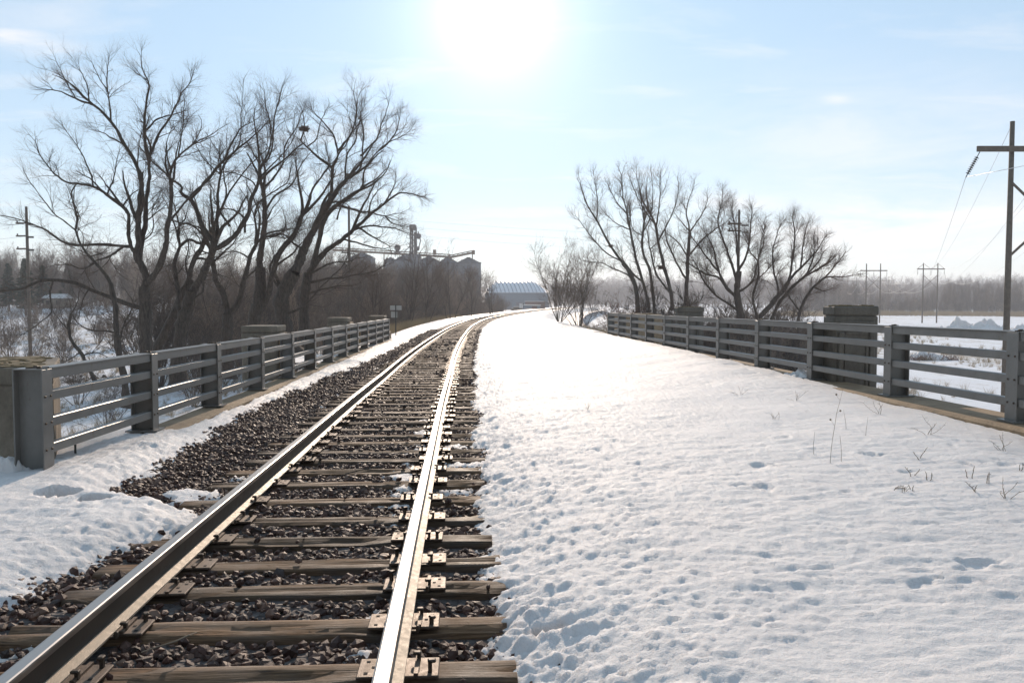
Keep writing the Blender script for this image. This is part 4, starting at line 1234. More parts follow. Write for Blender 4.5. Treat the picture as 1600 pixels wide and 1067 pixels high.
# saplings standing in the thicket, told apart against the sky
for i, (pxx, yy, H, lab) in enumerate(((705, 105, 9.0, 'bare sapling beside the grain leg, its top against the sky'), (768, 150, 9.5, 'bare sapling at the right end of the grain bins'), (640, 80, 7.2, 'bare sapling in the thicket below the grain leg'), (585, 64, 6.6, 'bare sapling at the left end of the thicket'), (735, 125, 8.0, 'bare sapling in front of the right hand grain bin'), (668, 92, 8.0, 'bare sapling in front of the middle grain bin'))):
    q = P(pxx, 500, yy)
    shrub('bare_sapling', lab, (q[0], q[1], float(ground_z(q[0], q[1]))), H, 4, .22, 350 + i, bark='bark', twig='twig', twig_r=.008, n1=12, n2=6, n3=4, rs=.010, group='saplings in the thicket')

# masses: thicket, woods
def geo_mesh(name, parts, material):
    return tubes_mesh(name, parts, material)
def low_tree(seed, H=1.0):
    g = np.random.default_rng(seed)
    a, b_, c, d = shrub_geo(g, H, 2 + seed % 2, .13, twig_r=.0016, n1=16, n2=5, n3=3, rs=.013)
    return geo_mesh('wood_tree', [(a[0], a[1], 4), (b_[0], b_[1], 3), (c[0], c[1], 3), (d[0], d[1], 3)], M['brush'])
def low_shrub(seed):
    g = np.random.default_rng(seed)
    a, b_, c, d = shrub_geo(g, 1.0, 9, .45, twig_r=.0026, n1=6, n2=5, n3=3, rs=.010)
    return geo_mesh('thicket_bush', [(a[0], a[1], 3), (b_[0], b_[1], 3), (c[0], c[1], 3), (d[0], d[1], 3)], M['brush'])
wood_lib = library('wood', [low_tree(500 + i) for i in range(5)])
bush_lib = library('bush', [low_shrub(520 + i) for i in range(5)])
def mass(name, label, xy, H, lib, hs=(.75, 1.2), wid=1.0):
    xy = np.array(xy); n = len(xy)
    z = ground_z(xy[:, 0], xy[:, 1])
    H = np.asarray(H) * rng.uniform(hs[0], hs[1], n)
    rot = np.zeros((n, 3)); rot[:, 2] = rng.uniform(0, 6.28, n)
    sc = np.stack([H * wid, H * wid, H], 1)
    scatter(name, np.stack([xy[:, 0], xy[:, 1], z - .05], -1), rot, sc, lib, 5, kind='stuff', label=label)
# thicket left of the line beyond the railing
xy = []; H = []
while len(xy) < 400:
    y = R_.uniform(46, 235); w = R_.uniform(0, 1) ** 1.3
    l, _ = bank_edges(np.array([y])); x = float(cx(y)) + float(l[0]) - 1.2 - w * (4 + y * .16)
    if y > 150 and w > .8: continue
    xy.append((x, y)); H.append(min(2.2 + w * 4.2 + (y > 90) * 1.8, 7.0))
mass('thicket', 'dense brown brush and young growth left of the line beyond the railing', xy, H, bush_lib)
xy = []; H = []
while len(xy) < 370:
    y = R_.uniform(58, 240) if len(xy) < 190 else R_.uniform(140, 245); w = R_.uniform(.2, 1)
    l, _ = bank_edges(np.array([y])); x = float(cx(y)) + float(l[0]) - 3 - w * (5 + y * .15)
    xy.append((x, y)); H.append(5.5 + y * .020)
mass('thicket_trees', 'young bare trees growing through the thicket below the grain bins', xy, H, wood_lib, wid=.8)
xy = []; H = []
for k in range(85):
    y = R_.uniform(48, 66); pxx = R_.uniform(1010, 1300); xy.append(((pxx - 800) / F * y, y)); H.append(R_.uniform(3.4, 5.2) if pxx < 1240 else R_.uniform(2.6, 3.8))
mass('right_brush', 'brown tangled brush filling the gaps under the right trees', xy, H, bush_lib)
# wood at the right across the field
xy = []; H = []
for k in range(520):
    x = R_.uniform(112, 330); y = 318 + (x - 130) * .05 + R_.uniform(0, 26) + 10 * math.sin(x * .06)
    xy.append((x, y)); H.append(9.2 + 1.8 * math.sin(x * .11) + 1.4 * math.sin(x * .37))
mass('far_woods', 'bare brown woods across the snowy field on the right', xy, H, wood_lib, wid=.55)
xy = [(R_.uniform(108, 330), 0) for k in range(520)]; xy = [(x, 313 + (x - 130) * .05 + 10 * math.sin(x * .06) + R_.uniform(-1, 22)) for x, _ in xy]
mass('far_woods_brush', 'brushy brown edge of the woods across the field', xy, [5.0] * len(xy), bush_lib, wid=.9)
# farther woods receding to the left of it, and behind the railing trees
xy = []; H = []
for k in range(700):
    x = R_.uniform(20, 330); y = 620 + R_.uniform(-30, 60) - (x - 20) * .3
    xy.append((x, y)); H.append(14)
mass('distant_woods', 'hazy distant woods at the end of the power line', xy, H, wood_lib, wid=.8)
# woods behind the left grove
xy = []; H = []
for k in range(560):
    y = R_.uniform(150, 260); x = R_.uniform(-.66, -.16) * y - 4
    xy.append((x, y)); H.append(8.0 + 2.5 * math.sin(x * .13))
mass('left_woods', 'bare grey woods rising behind the left grove', xy, H, wood_lib, wid=.9)
xy = []
for k in range(120):
    y = R_.uniform(70, 150); x = R_.uniform(-.66, -.15) * y - 3; xy.append((x, y))
mass('left_undergrowth', 'brown undergrowth on the snow behind the left grove', xy, [3.2] * len(xy), bush_lib)
# hills
def hill(name, x0, x1, y0, y1, h, seed):
    xs = np.linspace(x0, x1, 60); ys = np.linspace(y0, y1, 16)
    Xh, Yh = np.meshgrid(xs, ys)
    u = (Xh - x0) / (x1 - x0); v = (Yh - y0) / (y1 - y0)
    Zh = -5 + (h + 5) * np.sin(v * math.pi * .5) ** .7 * np.sin(np.clip(u, 0, 1) * math.pi) ** .35 * (1 + .12 * fbm(u * 7, v * 2, seed, 3))
    m = M['hillwood']
    put(name, mesh_np(name, np.stack([Xh, Yh, Zh], -1), grid_quads(*Xh.shape), mats=[m]), kind='structure')
M['hillwood'] = m_metal('wooded_hill', (.075,.065,.055), (.15,.14,.13), .95, .03, 0, 1)
hill('hills', 60, 1100, 1050, 1700, 36, 5)
hill('hills', -1500, 60, 900, 1500, 40, 8)
xy = []; H = []
for k in range(900):
    x = R_.uniform(90, 760); y = 980 + R_.uniform(-40, 50); xy.append((x, y)); H.append(26)
mass('hillside_woods', 'bluish wooded hillside behind the right trees', xy, H, wood_lib, wid=.8)
# conifers at the far left
def conifer(seed):
    g = np.random.default_rng(seed); b_ = MB(); b_.tube([(0,0,0),(0,0,1)], [.02,.005], 5)
    m2 = MB()
    for k in range(170):
        z = .12 + .85 * (k / 170.0); r = .24 * (1 - z) ** .7 + .02
        a = g.uniform(0, 6.28); rr = r * g.uniform(.5, 1.05)
        c = np.array((math.cos(a) * rr, math.sin(a) * rr, z + g.uniform(-.03, .02)))
        m2.tube([(0, 0, z + .03), tuple(c * .6 + np.array((0, 0, z + .02)) * .4), tuple(c)], [.008, .028, .004], 4)
    return b_, m2
for i, (pxx, pyt, yy, lab) in enumerate(((38, 404, 130, 'dark conifer with rounded top beside the left pole'), (12, 411, 140, 'dark conifer at the left edge of the view'), (66, 414, 150, 'dark conifer just right of the left pole'), (105, 410, 160, 'dark conifer behind the arching low limb'), (150, 418, 170, 'dark conifer seen through the slim curved tree'))):
    q = P(pxx, pyt, yy); gz = float(ground_z(q[0], q[1])); Hh = float(q[2]) - gz
    bt, ct = conifer(600 + i)
    t = thing('conifer_tree', lab, 'tree', (float(q[0]), float(q[1]), gz), R_.uniform(0, 6), group='conifers at the far left')
    o1 = bt.build('trunk', M['bark'], t); o2 = ct.build('crown', M['conifer'], t)
    for o in (o1, o2): o.scale = (Hh * 1.05, Hh * 1.05, Hh)

# bird nest and leaf clumps
def nest(label, pt, r):
    g = np.random.default_rng(int(r * 1000)); m = MB()
    for k in range(130):
        a = g.uniform(0, 6.28); zz = g.uniform(-.8, .4); rr = r * (1.0 - .45 * zz * zz)
        p0 = np.array((math.cos(a) * rr, math.sin(a) * rr, zz * r)); d = g.normal(0, 1, 3) * r * .45 + np.array((-math.sin(a), math.cos(a), 0)) * r * .7
        m.tube([p0 - d, p0, p0 + d * .9 + g.normal(0, .1, 3) * r], .07 * r, 4)
    m.lathe([(.1*r, -.9*r), (.75*r, -.55*r), (.95*r, 0), (.8*r, .3*r), (.5*r, .1*r)], (0, 0, 0), 12)
    o = m.build('bird_nest', M['twig'], loc=tuple(map(float, pt))); tag(o, label, 'bird nest')
nest('twig nest in the high fork of the massive leaning cottonwood', P(475, 201, 38), .14)
nest('small leaf nest on the left stem of the airy right tree', P(954.5, 384, 55), .10)
nest('small leaf nest on the right stem of the airy right tree', P(1033.5, 417, 55.8), .16)

# ================================================================== POLES AND WIRES
def hframe(label, x, y, gap, zb, ztop, arm, peaked, xbrace=True, r=.17, bell_dx=None, rz=0.0, yaw_ins=None):
    t = thing('power_line_frame', label, 'utility pole', (x, y, zb), rz, group='wooden H-frame poles of the power lines')
    Hh = ztop - zb
    for s in (0, gap):
        m = MB(); m.tube([(s, 0, -.3), (s, 0, Hh*.5), (s, 0, Hh)], [r*1.1, r, r*.75], 10); m.build('pole', M['pole'], t, smooth=True)
    az = arm - zb; ov = gap * .46
    m = MB(); m.box((gap/2, -r - .05, az), (gap + 2*ov, .10, .26), bev=.01); m.build('crossarm', M['pole'], t)
    if peaked:
        m = MB()
        for a, b_ in (((0, Hh-.2), (-ov, az)), ((0, Hh-.2), (gap/2, az)), ((gap, Hh-.2), (gap/2, az)), ((gap, Hh-.2), (gap+ov, az))):
            m.tube([(a[0], -r-.02, a[1]), (b_[0], -r-.02, b_[1])], .045, 5)
        m.build('arm_brace', M['pole'], t)
    if xbrace:
        m = MB(); zt_, zb_ = az - gap * .42, az - gap * 1.35
        m.tube([(0, -r, zt_), (gap, -r, zb_)], .06, 6); m.tube([(gap, r, zt_), (0, r, zb_)], .06, 6); m.build('x_brace', M['pole'], t)
    ends = []
    for s in (-ov*.92, gap/2, gap + ov*.92):
        m = MB(); dx, dy, L_ = (0, 0, 1.4) if yaw_ins is None else yaw_ins
        n_ = 9; top = np.array((s, -r-.05, az - .14)); dv = np.array((dx, dy, -1.0)); dv = dv / np.linalg.norm(dv)
        m.tube([top, top + dv * L_], .02, 6)
        for k in range(n_):
            c = top + dv * (L_ * (.2 + .7 * k / n_))
            m.tube([c, c + dv * .05, c + dv * .06], [.05, .11, .03], 8)
        m.build('insulator', M['ins'], t); e = top + dv * L_
        ca, sa = math.cos(rz), math.sin(rz)
        ends.append(np.array((x + e[0]*ca - e[1]*sa, y + e[0]*sa + e[1]*ca, zb + e[2])))
    tops = [np.array((x + s*math.cos(rz), y + s*math.sin(rz), ztop - .1)) for s in (0, gap)]
    return ends, tops
q = P(1582, 190, 39); arm = P(1582, 234, 39)
near_e, near_t = hframe('near wooden power pole frame rising behind the right railing, cut by the picture edge', q[0], 39, 3.75, float(ground_z(q[0], 39)), q[2], arm[2], False, r=.14, yaw_ins=(-.42, .25, 1.25))
q = P(1443, 411, 205); arm = P(1443, 420.5, 205)
e1, t1 = hframe('peaked H-frame pole standing alone in the field near the snow piles', q[0], 205, (1465.5-1443)*205/F, float(ground_z(q[0], 205)), q[2], arm[2], True, r=.16)
q = P(1354, 412, 205); arm = P(1354, 423, 205)
e2, t2 = hframe('flat topped H-frame pole just right of the broad panelled pylon', q[0], 205, (1376-1354)*205/F, float(ground_z(q[0], 205)), q[2], arm[2], False, r=.16)
q = P(1325, 433, 400); arm = P(1325, 439.5, 400)
e3, t3 = hframe('small distant H-frame pole left of the flat topped one', q[0], 400, (1338.5-1325)*400/F, float(ground_z(q[0], 400)), q[2], arm[2], False, r=.15)
q = P(1372, 432, 410); arm = P(1372, 438.5, 410)
e4, t4 = hframe('small distant peaked H-frame pole seen behind the flat topped one', q[0], 410, (1389-1372)*410/F, float(ground_z(q[0], 410)), q[2], arm[2], True, r=.15)
q = P(1310, 444, 590); arm = P(1310, 447.5, 590)
e5, t5 = hframe('farthest hazy H-frame pole by the right edge of the bare trees', q[0], 590, (1320-1310)*590/F, float(ground_z(q[0], 590)), q[2], arm[2], False, r=.15)
def wires(label, sets, sag, r=.012):
    t = thing('overhead_wires', label, 'wires', (0, 0, 0))
    for a, b_ in sets:
        m = MB(); pts = []
        for k in range(25):
            u = k / 24.0; p = a * (1 - u) + b_ * u; p = p.copy(); p[2] -= sag * 4 * u * (1 - u); pts.append(p)
        m.tube(pts, r, 4); m.build('wire', M['wire'], t, smooth=True)
back = [e + np.array((3.0, -60, 2.5)) for e in near_e]
wires('shining power line wires sagging from the near pole to the peaked H-frame', [(near_e[i], e1[i]) for i in range(3)] + [(near_t[i], t1[i]) for i in range(2)], 3.4)
wires('power line wires sagging beyond the peaked H-frame into the distance', [(e1[i], e4[i]) for i in range(3)] + [(t1[i], t4[i]) for i in range(2)], 4.5, .022)
wires('power line wires running away beyond the flat topped H-frame', [(e2[i], e3[i]) for i in range(3)] + [(e3[i], e5[i]) for i in range(3)], 4.5, .022)
wires('wires coming over the camera side to the near pole', [(back[i], near_e[i]) for i in range(3)], 1.2)
def spole(label, px_, pyt, y, arms, r=.14, both=False, left=True):
    q = P(px_, pyt, y); gz = float(ground_z(q[0], y)); Hh = float(q[2]) - gz
    t = thing('utility_pole', label, 'utility pole', (float(q[0]), y, gz))
    m = MB(); m.tube([(0,0,-.3), (0,0,Hh*.5), (0,0,Hh)], [r*1.1, r, r*.8], 10); m.build('pole', M['pole'], t, smooth=True)
    for ya in arms:
        z = float(P(px_, ya, y)[2]) - gz
        m = MB(); m.box((-.38, -r-.05, z), (1.0, .10, .13), bev=.01); m.build('crossarm', M['pole'], t)
        m = MB(); m.tube([(.16, -r, z-.1), (.7, -r, z-.14)], .03, 6)
        for k in range(5): m.tube([(.2+.1*k, -r, z-.11), (.24+.1*k, -r, z-.112)], .085, 8)
        m.tube([(-.75, -r-.05, z+.06), (-.75, -r-.05, z+.2)], .06, 8)
        m.build('insulator', M['ins'], t)
    return q
a = spole('tall utility pole with three short arms at the far left', 41, 323, 75, (349, 369, 389))
spole('utility pole poking out of the dense rounded tree', 1155, 328, 62, (350, 361), r=.10)
spole('utility pole behind the right end of the left grove', 545, 322, 95, (395,), r=.16)
wires('thin wires crossing the sky behind the left trees to the right of the grain leg', [(P(41, y0, 75), P(545, y1, 95)) for y0, y1 in ((349, 335), (369, 345), (389, 357))] +
      [(P(545, y1, 95), P(1155, y2, 62)) for y1, y2 in ((335, 372), (345, 385), (357, 399))], .35, .008)
wires('thin wires leaving the picture left of the far left pole', [(P(41, y0, 75), P(-160, y0 + 6, 70)) for y0 in (349, 369, 389)], .3, .012)

# ================================================================== GRAIN ELEVATOR AND BUILDINGS
def gbin(label, pxc, half, y_eave, y_peak, Y0):
    c = P(pxc, y_eave, Y0); pk = P(pxc, y_peak, Y0); gz = -2.2
    r = half * Y0 / F; He = float(c[2]) - gz; Hp = float(pk[2]) - gz
    t = thing('grain_bin', label, 'grain bin', (float(c[0]), Y0, gz), group='galvanised grain bins')
    m = MB(); pr = []
    k = 0; z = 0
    while z < He:
        pr.append((r, z)); pr.append((r + .05, z + .45)); z += .9
    pr.append((r, He)); m.lathe(pr, (0,0,0), 28); m.build('wall', M['bin'], t)
    m = MB(); m.lathe([(r*1.03, He), (r*1.03, He+.08), (r*.16, Hp - .3), (r*.16, Hp), (.05, Hp + .05)], (0,0,0), 28); m.build('roof', M['binroof'], t)
    m = MB()
    for a in np.arange(28) * 2 * math.pi / 28:
        m.tube([(math.cos(a)*r*1.03, math.sin(a)*r*1.03, He+.12), (math.cos(a)*r*.17, math.sin(a)*r*.17, Hp-.26)], .05, 4)
    m.build('roof_ribs', M['binroof'], t)
    for dxx in (-.4, .4):
        m = MB(); m.box((dxx*r*1.2, -r*.5, He + (Hp-He)*.42), (.6, .6, .7), bev=.08); m.build('vent', M['bin'], t)
Y0 = 280
gbin('rightmost grain bin with pointed roof, tallest beside the warehouse', 732, 19.5, 412, 402, Y0)
gbin('second grain bin from the right', 700, 16, 412, 401, Y0+6)
gbin('middle grain bin just right of the grain leg', 670, 16, 409, 400, Y0)
gbin('grain bin just left of the grain leg', 630, 14, 408, 398.5, Y0)
gbin('small leftmost grain bin showing over the thicket', 610, 10, 407, 402, Y0+8)
gbin('pale broad bin half hidden behind the grove', 566, 20, 404, 394, Y0+12)
# grain leg tower
q = P(646.5, 470, Y0); u = Y0 / F
t = thing('grain_elevator', 'tall grain elevator leg with head house and platforms above the bins', 'grain elevator', (float(q[0]), Y0, -2.2))
def zpix(py): return float(P(646, py, Y0)[2]) + 2.2
m = MB()
for sx in (-1, 1):
    for sy in (-1, 1): m.tube([(sx*1.3, sy*1.3, 0), (sx*.95, sy*.95, zpix(355))], .13, 5)
for k in range(16):
    z0 = zpix(355) * k / 16; z1 = zpix(355) * (k+1) / 16
    for sy in (-1, 1): m.tube([(-1.1, sy*1.1, z0), (1.1, sy*1.1, z1)], .07, 4); m.tube([(1.1, sy*1.1, z0), (-1.1, sy*1.1, z1)], .07, 4)
    m.tube([(-1.1,-1.1,z1),(1.1,-1.1,z1)], .07, 4)
m.build('tower_frame', M['tower'], t)
m = MB(); zc_ = zpix(358); m.box((-.35, 0, zc_/2), (.6, .7, zc_), bev=.03); m.box((.5, 0, zc_/2-.5), (.6, .7, zc_-1), bev=.03); m.build('leg_casing', M['tower'], t)
m = MB(); m.box((-.2, 0, (zpix(351)+zpix(360))/2), (2.3, 1.6, zpix(351)-zpix(360)), bev=.25); m.build('head_house', M['tower'], t)
m = MB(); m.lathe([(.3,-1.0),(.95,-.4),(.95,.5),(.3,.9)], (1.7, 0, zpix(369)), 12); m.lathe([(.2,-.9),(.6,-.2),(.6,.4),(.2,.6)], (1.5, 0, zpix(388)), 10); m.build('distributor', M['tower'], t)
for py in (359, 373, 386):
    m = MB(); m.box((-.3, -1.3, zpix(py)), (3.4, 1.1, .12)); 
    for k in range(5): m.tube([(-2+k*.85, -1.85, zpix(py)), (-2+k*.85, -1.85, zpix(py)+1.1)], .04, 4)
    m.tube([(-2,-1.85,zpix(py)+1.1),(1.4,-1.85,zpix(py)+1.1)], .04, 4); m.build('platform', M['tower'], t)
m = MB(); m.tube([(1.6,0,zpix(362)), (2.4,0,zpix(376)), (1.6,0,zpix(392))], .2, 6); m.tube([(-.8,0,zpix(384)), (-3.6,0,zpix(395))], .16, 6); m.build('spout', M['tower'], t)
m = MB(); m.box((0,0,zpix(398)/2), (5.0, 4, zpix(398)), bev=.05); m.build('boot_house', M['tower'], t)
# overhead conveyor
t = thing('grain_conveyor', 'rusty overhead conveyor gantry running level over the grain bins', 'conveyor', (0,0,0))
def truss(a, b_, h, part):
    m = MB(); a = np.array(a); b_ = np.array(b_); up = np.array((0,0,h)); w = np.array((0,.8,0))
    for o_ in (0*up, up):
        for w_ in (0*w, w): m.tube([a + o_ + w_, b_ + o_ + w_], .14, 5)
    n_ = max(4, int(np.linalg.norm(b_ - a) / 1.6))
    for k in range(n_):
        p0 = a + (b_-a)*k/n_; p1 = a + (b_-a)*(k+1)/n_
        m.tube([p0, p1 + up], .07, 4); m.tube([p0, p0 + up], .07, 4)
    m.box(tuple((a+b_)/2 + np.array((0,.4,.35))), (float(b_[0]-a[0]), .7, .35), ry=-math.atan2(float(b_[2]-a[2]), float(b_[0]-a[0])))
    m.build(part, M['rust'], t)
truss(P(520, 391.5, Y0), P(704, 402.5, Y0), 1.0, 'truss')
truss(P(702, 403.5, Y0-.5), P(740.5, 395.5, Y0-.5), .9, 'truss')
for pxx, ya, yb in ((738, 396, 406), (678, 394, 402), (655, 395, 402), (600, 394, 420), (560, 392, 420)):
    m = MB(); m.tube([P(pxx, ya, Y0), P(pxx, yb, Y0)], .18, 5); m.build('support', M['rust'], t)
m = MB(); m.box(P(679, 394, Y0), (1.0,1,1.6)); m.box(P(740, 394.5, Y0), (.9,.9,1.4)); m.build('drive_head', M['rust'], t)
q = P(621, 387, Y0); m = MB(); m.lathe([(.4,-1.2),(1.0,-.6),(1.1,.3),(.6,.9),(.2,1.0)], (0,0,0), 14); m.box((0,0,-1.6),(2.0,.8,.3)); m.tube([(-.8,0,-1.6),(-.8,0,-3.2)],.12,5); m.tube([(.8,0,-1.6),(.8,0,-3.2)],.12,5)
o = m.build('dust_cyclone', M['tower'], loc=tuple(map(float, q))); tag(o, 'round dust cyclone on the conveyor left of the grain leg', 'cyclone')

# arched warehouse
yb = 330
xa, xb = float(P(758, 457, yb)[0]), float(P(856, 457, yb)[0]); ze = float(P(800, 457.5, yb)[2]); zr = float(P(800, 438.5, yb)[2])
t = thing('warehouse', 'low blue warehouse with a white ribbed arched roof at the end of the line', 'building', ((xa+xb)/2, yb, -2.2))
W = xb - xa; Dp = 22.0; He = ze + 2.2; Hr = zr + 2.2
m = MB(); m.box((0, Dp/2, He/2), (W, Dp, He)); m.build('wall', M['bluewall'], t)
vs = []; fs = []; na = 18
def roofpt(u, w): # u 0..1 along x, w 0..1 front to ridge to back
    e = .5 - abs(w - .5); k = math.sin(min(1, e * 2) * math.pi / 2) ** .9
    hip = sstep(0, .22, np.array(u)) * (1 - sstep(.70, 1.0, np.array(u)) * .9)
    return ((u - .5) * (W + .6), -.4 + w * (Dp + .8), He + .03 + (Hr - He) * k * float(hip ** .6))
nu = 60
for i in range(nu + 1):
    for j in range(na + 1): vs.append(roofpt(i / nu, j / na))
for i in range(nu):
    for j in range(na):
        q0 = i * (na+1) + j; fs.append((q0, q0 + na + 1, q0 + na + 2, q0 + 1))
m = MB(); m.add(vs, fs); ro = m.build('roof', M['roofwhite'], t, smooth=True)
for k in range(15):
    u0 = .04 + k * .062
    m = MB(); pts = []
    for j in range(10):
        w = .5 * j / 9; uu = u0 + .10 * (1 - j / 9); p_ = roofpt(min(uu, 1), w); pts.append((p_[0], p_[1], p_[2] + .12))
    m.tube(pts, .20, 5); m.build('roof_rib', M['roofrib'], ro)
for k in range(4):
    m = MB(); m.box((-W/2 + 9 + k * 5, -.06, 1.6), (3.2, .1, 3.0), bev=.02); m.build('door', M['tower'], t)
q = P(830, 479, 262)
t = thing('flatcar_shed', 'long low shed with pale roof standing before the blue warehouse', 'shed', (float(q[0]), 262, -1.9))
m = MB(); m.box((0,0,.95),(5.6,3,1.9)); m.build('wall', M['bluewall'], t); m = MB(); m.box((0,0,2.05),(6.0,3.4,.22), bev=.04, ry=.03); m.build('roof', M['white'], t); m = MB(); m.box((1.0,-1.53,.9),(1.6,.06,1.6)); m.build('door', M['redbrown'], t)
q = P(836, 470, 275)
t = thing('red_shed', 'small red brown shed behind the pale roofed one', 'shed', (float(q[0]), 275, -2.0)); m = MB(); m.box((0,0,1.6),(6.5,3,3.2)); m.build('wall', M['redbrown'], t); m = MB(); m.box((0,0,3.28),(6.9,3.4,.16)); m.build('roof', M['white'], t)
q = P(808, 474, 268)
t = thing('parked_car', 'dark car with a snowy roof left of the pale roofed shed', 'car', (float(q[0]), 268, -1.95))
m = MB(); m.box((0,0,.65),(4.3,1.7,.7), bev=.2); m.box((-.1,0,1.2),(2.3,1.5,.6), bev=.2); m.build('body', M['sign_post'], t)
m = MB(); m.box((-.1,0,1.54),(2.0,1.3,.1), bev=.04); m.build('snow_on_roof', M['snow'], t)
for xx in (-1.35,1.35):
    m = MB(); m.tube([(xx,-.87,.33),(xx,-.70,.33)], .33, 12); m.build('wheel', M['hole'], t)
def board(name, label, px0, px1, py0, py1, ybase, Y0_, twoside=True, matn='white'):
    a = P((px0+px1)/2, py0, Y0_); c = P((px0+px1)/2, ybase, Y0_); t = thing(name, label, 'sign', (float(c[0]), Y0_, float(c[2])))
    Hh = float(a[2]-c[2]); w = (px1-px0)*Y0_/F; hh = (py1-py0)*Y0_/F
    m = MB(); m.box((0,.02,Hh/2 - .1),(.055,.055,Hh+.3)); m.build('post', M['sign_post'], t)
    m = MB(); m.box((0,.06,Hh - hh/2),(w,.012,hh), bev=.004); m.build('board', M[matn], t)
    return t
t = board('whistle_sign', 'grey backs of two small signs on a dark post past the left railing', 609.5, 627.5, 477.5, 484.5, 522.5, 47, matn='signback')
m = MB(); m.box((-.10,.10,1.12),(.36,.012,.34), bev=.004); m.build('board', M['signback'], t)
board('line_marker', 'tiny pale board beside the line at the far bend', 811.5, 817, 474, 481, 484.5, 235)
board('line_marker', 'thin dark marker post in front of the far warehouse', 816.4, 818.4, 474.5, 476, 488, 150, matn='sign_post')
board('line_marker', 'short dark stub post left of the track where the brush ends', 767.4, 769.2, 482, 484, 490.5, 130, matn='sign_post')
q = P(90, 470, 150); gz = float(ground_z(q[0], 150))
t = thing('small_house', 'small snowy roofed house half hidden behind the left trees', 'building', (float(q[0]), 150, gz)); m = MB(); m.box((0,0,.9),(3.4,3,1.8)); m.build('wall', M['conc'], t)
m = MB(); m.add([(-2,-1.8,1.78),(2,-1.8,1.78),(2,1.8,1.78),(-2,1.8,1.78),(-2,0,2.6),(2,0,2.6)], [(0,1,5,4),(2,3,4,5),(0,4,3),(1,2,5),(0,3,2,1)]); m.build('roof', M['snow'], t)
for xx in (-.9, .8):
    m = MB(); m.box((xx,-1.52,1.0),(.6,.06,.7)); m.build('window', M['hole'], t)

# ================================================================== SMALL THINGS
def heap(name, label, loc, dims, seed, material, cat):
    g = np.random.default_rng(seed); n_ = 60
    xs = np.linspace(-1, 1, n_); Xh, Yh = np.meshgrid(xs, xs)
    rr = np.sqrt(Xh**2 + Yh**2)
    z = np.clip(1 - rr + .30*fbm(Xh*2.2+seed, Yh*2.2, seed, 3), 0, None)
    z = z ** .85 * (1 + .55 * fbm(Xh*5+seed, Yh*5, seed+2, 3)) - .06
    V = np.stack([Xh*dims[0]/2, Yh*dims[1]/2, z*dims[2]], -1)
    o = put(name, mesh_np(name, V, grid_quads(n_, n_), mats=[material]), loc=loc); return tag(o, label, cat)
for i, (pxx, pyb, yy, w, h, lab) in enumerate(((1498, 514, 132, 9.0, 2.6, 'pointed bulldozed snow pile in the field beside the near power pole'), (1538, 516, 130, 10.0, 2.4, 'broad lumpy snow pile between the pointed pile and the near power pole'), (1597, 514, 130, 7.0, 1.7, 'snow pile at the picture edge, right of the near power pole'))):
    q = P(pxx, pyb, yy); heap('snow_pile', lab, (float(q[0]), yy, float(ground_z(q[0], yy)) - .05), (w, 6, h), 40 + i, M['snow'], 'snow pile')
q = P(1452, 537, 78)
heap('brush_heap', 'low heap of dead brush capped with snow in the field behind the first right bay', (float(q[0]), 78, float(ground_z(q[0], 78)) - .05), (4.6, 3, .9), 50, M['snow'], 'brush heap')
g = np.random.default_rng(51); m = MB()
for k in range(260):
    a = g.uniform(-2.3, 2.3); p0 = np.array((a, g.uniform(-1.3, -.2), .02)); d = np.array((g.normal(0,.35), g.normal(0,.3), g.uniform(.05,.6)))
    m.tube([p0, p0 + d*.6, p0 + d*1.1 + g.normal(0,.08,3)], [.018,.014,.006], 4)
o = m.build('dead_brush', M['twig_red'], loc=(float(q[0]), 78, float(ground_z(q[0], 78)))); tag(o, 'dark dead stalks sticking out around the snow capped heap', 'brush')
# dry grass
def tuft_mesh(seed, n_=26, H=.5, r=.004):
    g = np.random.default_rng(seed); st = g.normal(0, .06, (n_, 3)); st[:, 2] = 0
    d = g.normal(0, .28, (n_, 3)); d[:, 2] = 1
    Pg, Rg = grow(g, st, d, H * g.uniform(.5, 1.1, n_), np.full(n_, r), 4, .14, -.05)
    return tubes_mesh('tuft', [(Pg, Rg, 3)], M['grass'])
tufts = library('tuft', [tuft_mesh(700 + i) for i in range(5)])
xy = []
for k in range(900):
    y = R_.uniform(40, 130); l, _ = bank_edges(np.array([y])); xy.append((float(cx(y)) + float(l[0]) + R_.gauss(-.5, .45), y))
for k in range(260):
    y = R_.uniform(40, 60); xy.append((float(cx(y)) + 8.2 + R_.gauss(.6, .5), y))
xy = np.array(xy); zz = np.maximum(ground_z(xy[:, 0], xy[:, 1]), -9) + .05
scatter('dry_grass', np.stack([xy[:, 0], xy[:, 1], zz], -1), np.stack([np.zeros(len(xy))]*2 + [rng.uniform(0, 6, len(xy))], -1), rng.uniform(.8, 2.0, len(xy)), tufts, 5, kind='stuff', label='dry straw coloured grass along the embankment edges')
xy = []
for k in range(5200):
    x = R_.uniform(95, 330); xy.append((x, 296 + (x-130)*.05 + 10*math.sin(x*.06) + R_.gauss(2, 8)))
for k in range(2600):
    yy = R_.uniform(45, 190); xy.append((yy * R_.uniform(.3, .8), yy))
for k in range(1500):
    yy = R_.uniform(28, 110); xy.append((-yy * R_.uniform(.2, .72), yy))
xy = np.array(xy); cl = vnoise(xy[:, 0]*.12, xy[:, 1]*.05, 91) + (xy[:, 1] > 270) * .8
xy = xy[cl > .05]; zz = ground_z(xy[:, 0], xy[:, 1])
scatter('field_grass', np.stack([xy[:, 0], xy[:, 1], zz], -1), np.stack([np.zeros(len(xy))]*2 + [rng.uniform(0, 6, len(xy))], -1), np.where(xy[:, 1] > 270, 3.4, 1.1) * rng.uniform(.6, 1.3, len(xy)), tufts, 5, kind='stuff', label='dead grass poking through the snow of the fields')

